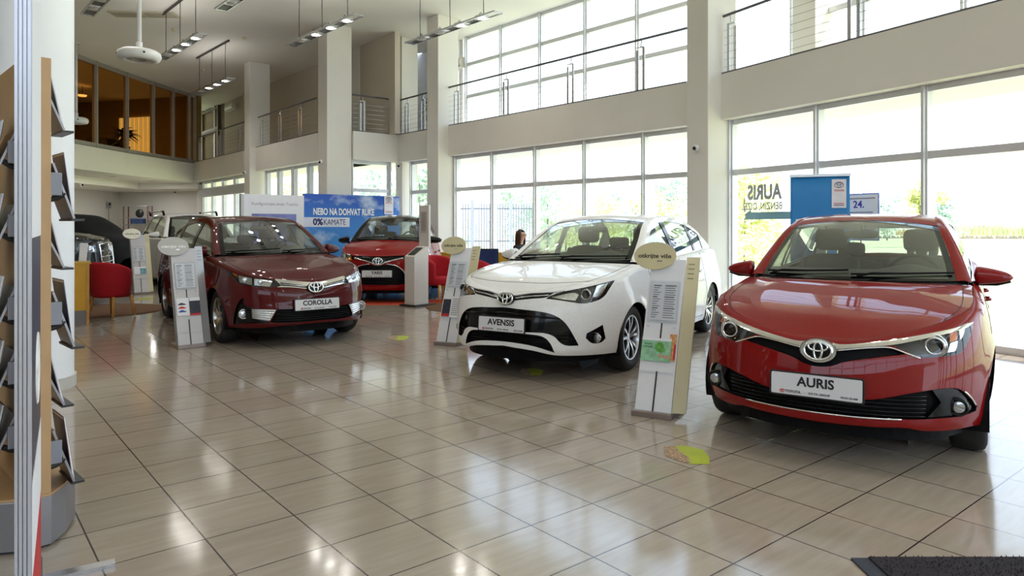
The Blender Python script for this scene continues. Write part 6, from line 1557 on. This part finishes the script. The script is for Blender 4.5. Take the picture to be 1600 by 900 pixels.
b = MB(); ell(b, (0, -.09, 1.148), (.020, .008, .007)); b.build('mouth', mat('lips', lin(170, 80, 80), .5), wm, smooth=True)
def hair(u_, v):
    a = radians(-28) + radians(236) * u_; t = v; side_ = abs(2 * u_ - 1)
    if t < .4: k = t / .4; rr = sin(k * pi / 2); z = 1.30 - .10 * (1 - cos(k * pi / 2)); w_ = .083
    else: k = (t - .4) / .6; rr = 1 + .12 * k - .2 * k * k; z = 1.20 - .34 * k; w_ = .085
    fr_ = .105
    return Vector((w_ * 1.06 * rr * cos(a), .005 + fr_ * rr * sin(a) + (.02 * max(0, t - .4)), z + .006 * sin(a * 9)))
MB().grid(hair, 30, 18).build('hair', M_HAIR, wm, smooth=True, solid=.02)
VT = [V[0], V[1], V[2], V[3]]; RT = [(.152, .122), (.137, .112), (.147, .112), (.09, .078)]; ET = [(0, 1), (1, 2), (2, 3)]
for sg in (-1, 1):
    k = len(VT); VT += [(sg * .155, .03, .965), (sg * .20, -.01, .80), (sg * .20, -.12, .745), (sg * .155, -.25, .885)]; RT += [.062, .053, .046, .036]; ET += [(2, k), (k, k + 1), (k + 1, k + 2), (k + 2, k + 3)]
skin_obj('top', VT, ET, RT, M_TOP, wm)
VJ = [(0, .02, .53)]; RJ = [(.15, .12)]; EJ = []
for sg in (-1, 1):
    k = len(VJ); VJ += [(sg * .09, -.02, .51), (sg * .11, -.38, .495), (sg * .11, -.40, .12)]; RJ += [.105, .07, .05]; EJ += [(0, k), (k, k + 1), (k + 1, k + 2)]
skin_obj('trousers', VJ, EJ, RJ, M_JEANS, wm)
ws_ = empty('swivel_chair', (.19, 14.4, 0), radians(58), 'dark swivel chair the seated woman sits on', 'chair')
MB().box((0, .02, .41), (.44, .44, .06)).build('seat', M_BLACK, ws_, bevel=.02); MB().grid(lambda u_, v: Vector((-.2 + .4 * u_, .22 - .03 * (1 - (2 * u_ - 1) ** 2), .5 + .4 * v)), 8, 6).build('backrest', M_BLACK, ws_, smooth=True, solid=.03)
MB().tube([(0, .03, .4), (0, .03, .07)], .025, 10).build('gas_column', M_STEEL, ws_); MB().tube([(0, .15, .4), (0, .26, .45), (0, .24, .6)], .018, 8).build('back_stem', M_BLACK, ws_)
for k in range(5): MB().tube([(0, .03, .08), (.26 * cos(k * 2 * pi / 5), .03 + .26 * sin(k * 2 * pi / 5), .03)], [.022, .014], 8).build('foot', M_BLACK, ws_, smooth=True)

# ------------------------------------------------------------------ brochure rack on the left and the poster stand in front of it
M_BEECH = mat('beech_veneer', lin(186, 150, 108), .5, var=.10, scale=5); M_ALUB = mat('rack_aluminium', lin(140, 138, 142), .35, .6, var=.04)
RKO = Vector((-2.01, 2.97, 0)); RKA = radians(45)
rk_ = empty('brochure_rack', RKO, RKA, 'tall beech brochure rack on a grey metal base at the left edge', 'rack')
base = [(-.05, .0), (.045, .0), (.12, .10), (.19, .25), (.215, .42), (.20, .60), (.12, .80), (-.05, .92), (-.30, .85), (-.40, .5), (-.30, .15)]
MB().prism(base, .012, .22).build('base', M_ALUB, rk_, bevel=.004); MB().prism([(x * .985, .005 + y * .985) for x, y in base], .22, .23).build('base_board', M_BEECH, rk_); MB().prism([(x * .94, .02 + y * .94) for x, y in base], 0, .012).build('base_foot', M_BLACK, rk_)
MB().prism([(-.048, .004), (.044, .004), (.03, .86), (-.05, .86)], .23, 2.10).build('post_board', M_BEECH, rk_, bevel=.003)
cols = [lin(60, 62, 80), lin(150, 146, 160), lin(70, 36, 52), lin(40, 60, 90), lin(150, 140, 140), lin(30, 30, 34)]
def tray(x0, x1, y, zt, zl, sg):
    """sloping aluminium holder clipped to the board"""
    t = bpy.data.objects.new('tray', None); COL.objects.link(t); t.parent = rk_; t.location = (0, y, 0)
    q_ = lambda a: sg * a
    MB().add([(q_(x0), -.11, zt), (q_(x0), .11, zt), (q_(x1), .11, zl), (q_(x1), -.11, zl), (q_(x0 + .008), -.11, zt + .004), (q_(x0 + .008), .11, zt + .004), (q_(x1 + .008), .11, zl + .004), (q_(x1 + .008), -.11, zl + .004)], [(0, 1, 2, 3), (7, 6, 5, 4), (0, 4, 5, 1), (1, 5, 6, 2), (2, 6, 7, 3), (3, 7, 4, 0)]).build('tray_back', M_ALUB, t)
    MB().box((q_(x1 + .018), 0, zl - .004), (.05, .225, .010)).build('tray_lip', M_BLACK, t)
    zm = zt - .04; MB().prism([(q_(.035), -.125), (q_(.085), -.125), (q_(.085), -.115), (q_(.035), -.115)], zm - .10, zm).build('side_cheek', mat('cheek_grey', lin(132, 134, 146), .4), t, bevel=.004)
    MB().tube([(q_(.03), -.10, zm - .12), (q_(.07), -.10, zm - .11), (q_(.10), -.10, zm - .09)], .012, 8).build('tray_bracket', M_BLACK, t)
def brochure(x0, x1, y, zt, zl, sg, k, label, up_=.02, w=.20):
    m = mat('cover_%d' % k, cols[k % 6], .3, var=.45, scale=9 + k)
    o = empty('brochure', RKO + Matrix.Rotation(RKA, 3, 'Z') @ Vector((0, y, zl)), RKA, label, 'brochure', 'brochures on the beech rack')
    d = Vector((sg * (x0 - x1), 0, zt - zl)); n = d.cross(Vector((0, sg, 0))).normalized()
    L_ = d.length + up_; d.normalize(); p0 = Vector((sg * (x1 + .010), 0, .006))
    def slab_(o0, o1, ww, ll): return [p0 + d * a + Vector((0, b_ * ww / 2, 0)) + n * (-o_) + Vector((sg * .05 * (a / L_) ** 6, 0, 0)) for o_ in (o0, o1) for a, b_ in ((0, -1), (0, 1), (ll, 1), (ll, -1))]
    fs = [(0, 1, 2, 3), (7, 6, 5, 4), (0, 4, 5, 1), (1, 5, 6, 2), (2, 6, 7, 3), (3, 7, 4, 0)]
    MB().add(slab_(-.012, -.009, w, L_), fs).build('cover', m, o, clean=True); MB().add(slab_(-.0085, -.002, w * .98, L_ * .985), fs).build('pages', M_PAPER, o, clean=True)
side_rows = [(.42, 2.12, 1.83, 1, 'topmost brochure on the column side of the beech rack, curling at its tip'), (.13, 1.68, 1.41, 2, 'dark brochure beside the red arrow signs, second from the top of the rack'), (.42, 1.44, 1.18, 4, 'third brochure down on the column side of the beech rack'), (.13, 1.12, .845, 0, 'fourth brochure down on the column side of the beech rack'), (.42, .80, .53, 1, 'fifth brochure down on the column side, by the column base'), (.13, .52, .25, 2, 'lowest brochure on the column side, over the grey metal base')]
for y, zt, zl, k, lb in side_rows: tray(.05, .13 if y < .3 else .155, y, zt - .03, zl, 1); brochure(.05, .13 if y < .3 else .155, y, zt, zl, 1, k, lb)
front_rows = [(1.82, 1.56, 5, 'topmost dark brochure on the far-left side of the beech rack'), (1.50, 1.24, 0, 'brochure with pale edge on the far-left side of the rack at eye level'), (1.14, .88, 1, 'white brochure on the far-left side of the beech rack'), (.86, .60, 4, 'striped brochure on the far-left side of the beech rack, knee height'), (.58, .34, 5, 'lowest dark brochure on the far-left side of the beech rack')]
for zt, zl, k, lb in front_rows: tray(.05, .14, .28, zt - .03, zl, -1); brochure(.05, .14, .28, zt, zl, -1, k, lb)
ps = empty('poster_stand', (-1.2255, 1.75, 0), radians(122.6), 'tall aluminium poster stand seen edge-on at the left border', 'poster stand')
tl_ = radians(1.2)
pr_ = MB()
for i in range(4): pr_.box((.0, -.0135 + .009 * i, 1.5), (.03, .0065, 2.98))
pr_.box((.012, 0, 1.5), (.02, .036, 2.98)); pr_.build('edge_profile', mat('profile_aluminium', lin(196, 198, 210), .3, .6, var=.03), ps)
MB().box((.48, .0, 1.5), (.94, .016, 2.96)).build('panel_core', M_WHITE, ps)
pf = MB().box((.48, -.011, 1.45), (.92, .004, 2.6)).build('poster', mat('poster_navy', lin(26, 34, 70), .3, var=.3, scale=2), ps)
MB().box((.48, -.0135, 2.02), (.92, .002, 1.35)).build('poster_upper_white', M_PAPER, ps); MB().box((.48, -.0135, .55), (.92, .002, .26)).build('poster_lower_white', M_PAPER, ps)
emblem_obj(pf, frame_M((.60, -.0135, .92), (1, 0, 0), (0, 0, 1)), .16, .11, M_INKW, 'printed_emblem', .0035)
MB().box((.48, -.012, .22), (.92, .005, .40)).build('red_band', M_RED, ps)
MB().box((1.13, -.10, .008), (.05, .32, .016)).build('foot', M_STEEL, ps); MB().box((1.05, .0, .05), (.16, .03, .09)).build('foot_clamp', M_DKALU, ps)
MB().box((.06, .0, .012), (.06, .36, .024)).build('foot', M_STEEL, ps)

# ------------------------------------------------------------------ back of the hall
sr = empty('display_shelf', (-15.35, 27.6, 0), radians(0), 'metal display shelf with car accessories against the rear white wall', 'shelf')
M_SHF = mat('shelf_red_frame', lin(120, 70, 72), .5)
for x in (0, .95):
    for y in (0, .35): MB().box((x, y, 1.1), (.035, .035, 2.2)).build('upright', M_SHF, sr)
for z in (.5, 1.0, 1.45, 1.72, 2.19): MB().box((.475, .17, z), (.98, .38, .03)).build('shelf', mat('shelf_grey', lin(150, 150, 156), .5), sr)
b = MB(); ell(b, (0, 0, .16), (.16, .12, .17), 20); hr_ = b.build('head_restraint', M_BLACK, smooth=True); hr_.location = (-14.77, 27.7, 1.735); tag(hr_, 'round black head restraint on the rear display shelf', 'head restraint')
b = MB().box((0, 0, .12), (.5, .25, .2)).build('accessory_box', mat('box_blue_print', lin(50, 70, 110), .5, var=.6, scale=12), bevel=.01); b.location = (-14.8, 27.65, 1.465); tag(b, 'blue printed box on the rear display shelf', 'box')
b = MB().box((0, 0, .08), (.4, .25, .14)).build('accessory_box', mat('box_pale_print', lin(130, 150, 170), .5, var=.5, scale=12), bevel=.01); b.location = (-14.85, 27.65, 1.03); tag(b, 'pale box on the lower rear display shelf', 'box')
ic = empty('wall_intercom', (-16.48, 28.5, 2.05), pi / 2, 'small grey intercom with a cable on the rear wall', 'intercom')
MB().box((0, -.03, .2), (.22, .06, .26)).build('case', M_SILVER, ic, bevel=.01); MB().box((0, -.065, .24), (.16, .01, .10)).build('display', M_BLACK, ic); MB().tube([(0, -.02, .07), (.01, -.02, -.5), (0, -.02, -1.1)], .008, 6).build('cable', M_DKALU, ic)
# spotlights let into the soffit
for i, (px, py) in enumerate(((176, 276), (238, 283), (162, 291), (228, 297))):
    z_ = ZS0 - .03 if i < 2 else 2.795; D = (z_ - EYE) * 1091 / (354 - py); p = at(px, py, D)
    o = MB().lathe([(0, 0), (.07, 0), (.10, -.012), (.115, .0)], 20, Matrix.Translation((p.x, p.y, z_))).build('downlight', M_LAMPOFF, angle=40); ld = bpy.data.lights.new('soffit_light', 'AREA'); ld.shape = 'DISK'; ld.size = .2; ld.energy = 22; lo = bpy.data.objects.new('soffit_light', ld); COL.objects.link(lo); lo.location = (p.x, p.y, z_ - .03)
    tag(o, ['recessed spotlight under the office slab, left of the front two', 'recessed spotlight under the office slab, right of the front two', 'recessed spotlight in the rear soffit, left of the back two', 'recessed spotlight in the rear soffit, right of the back two'][i], 'spotlight', 'recessed soffit spotlights')
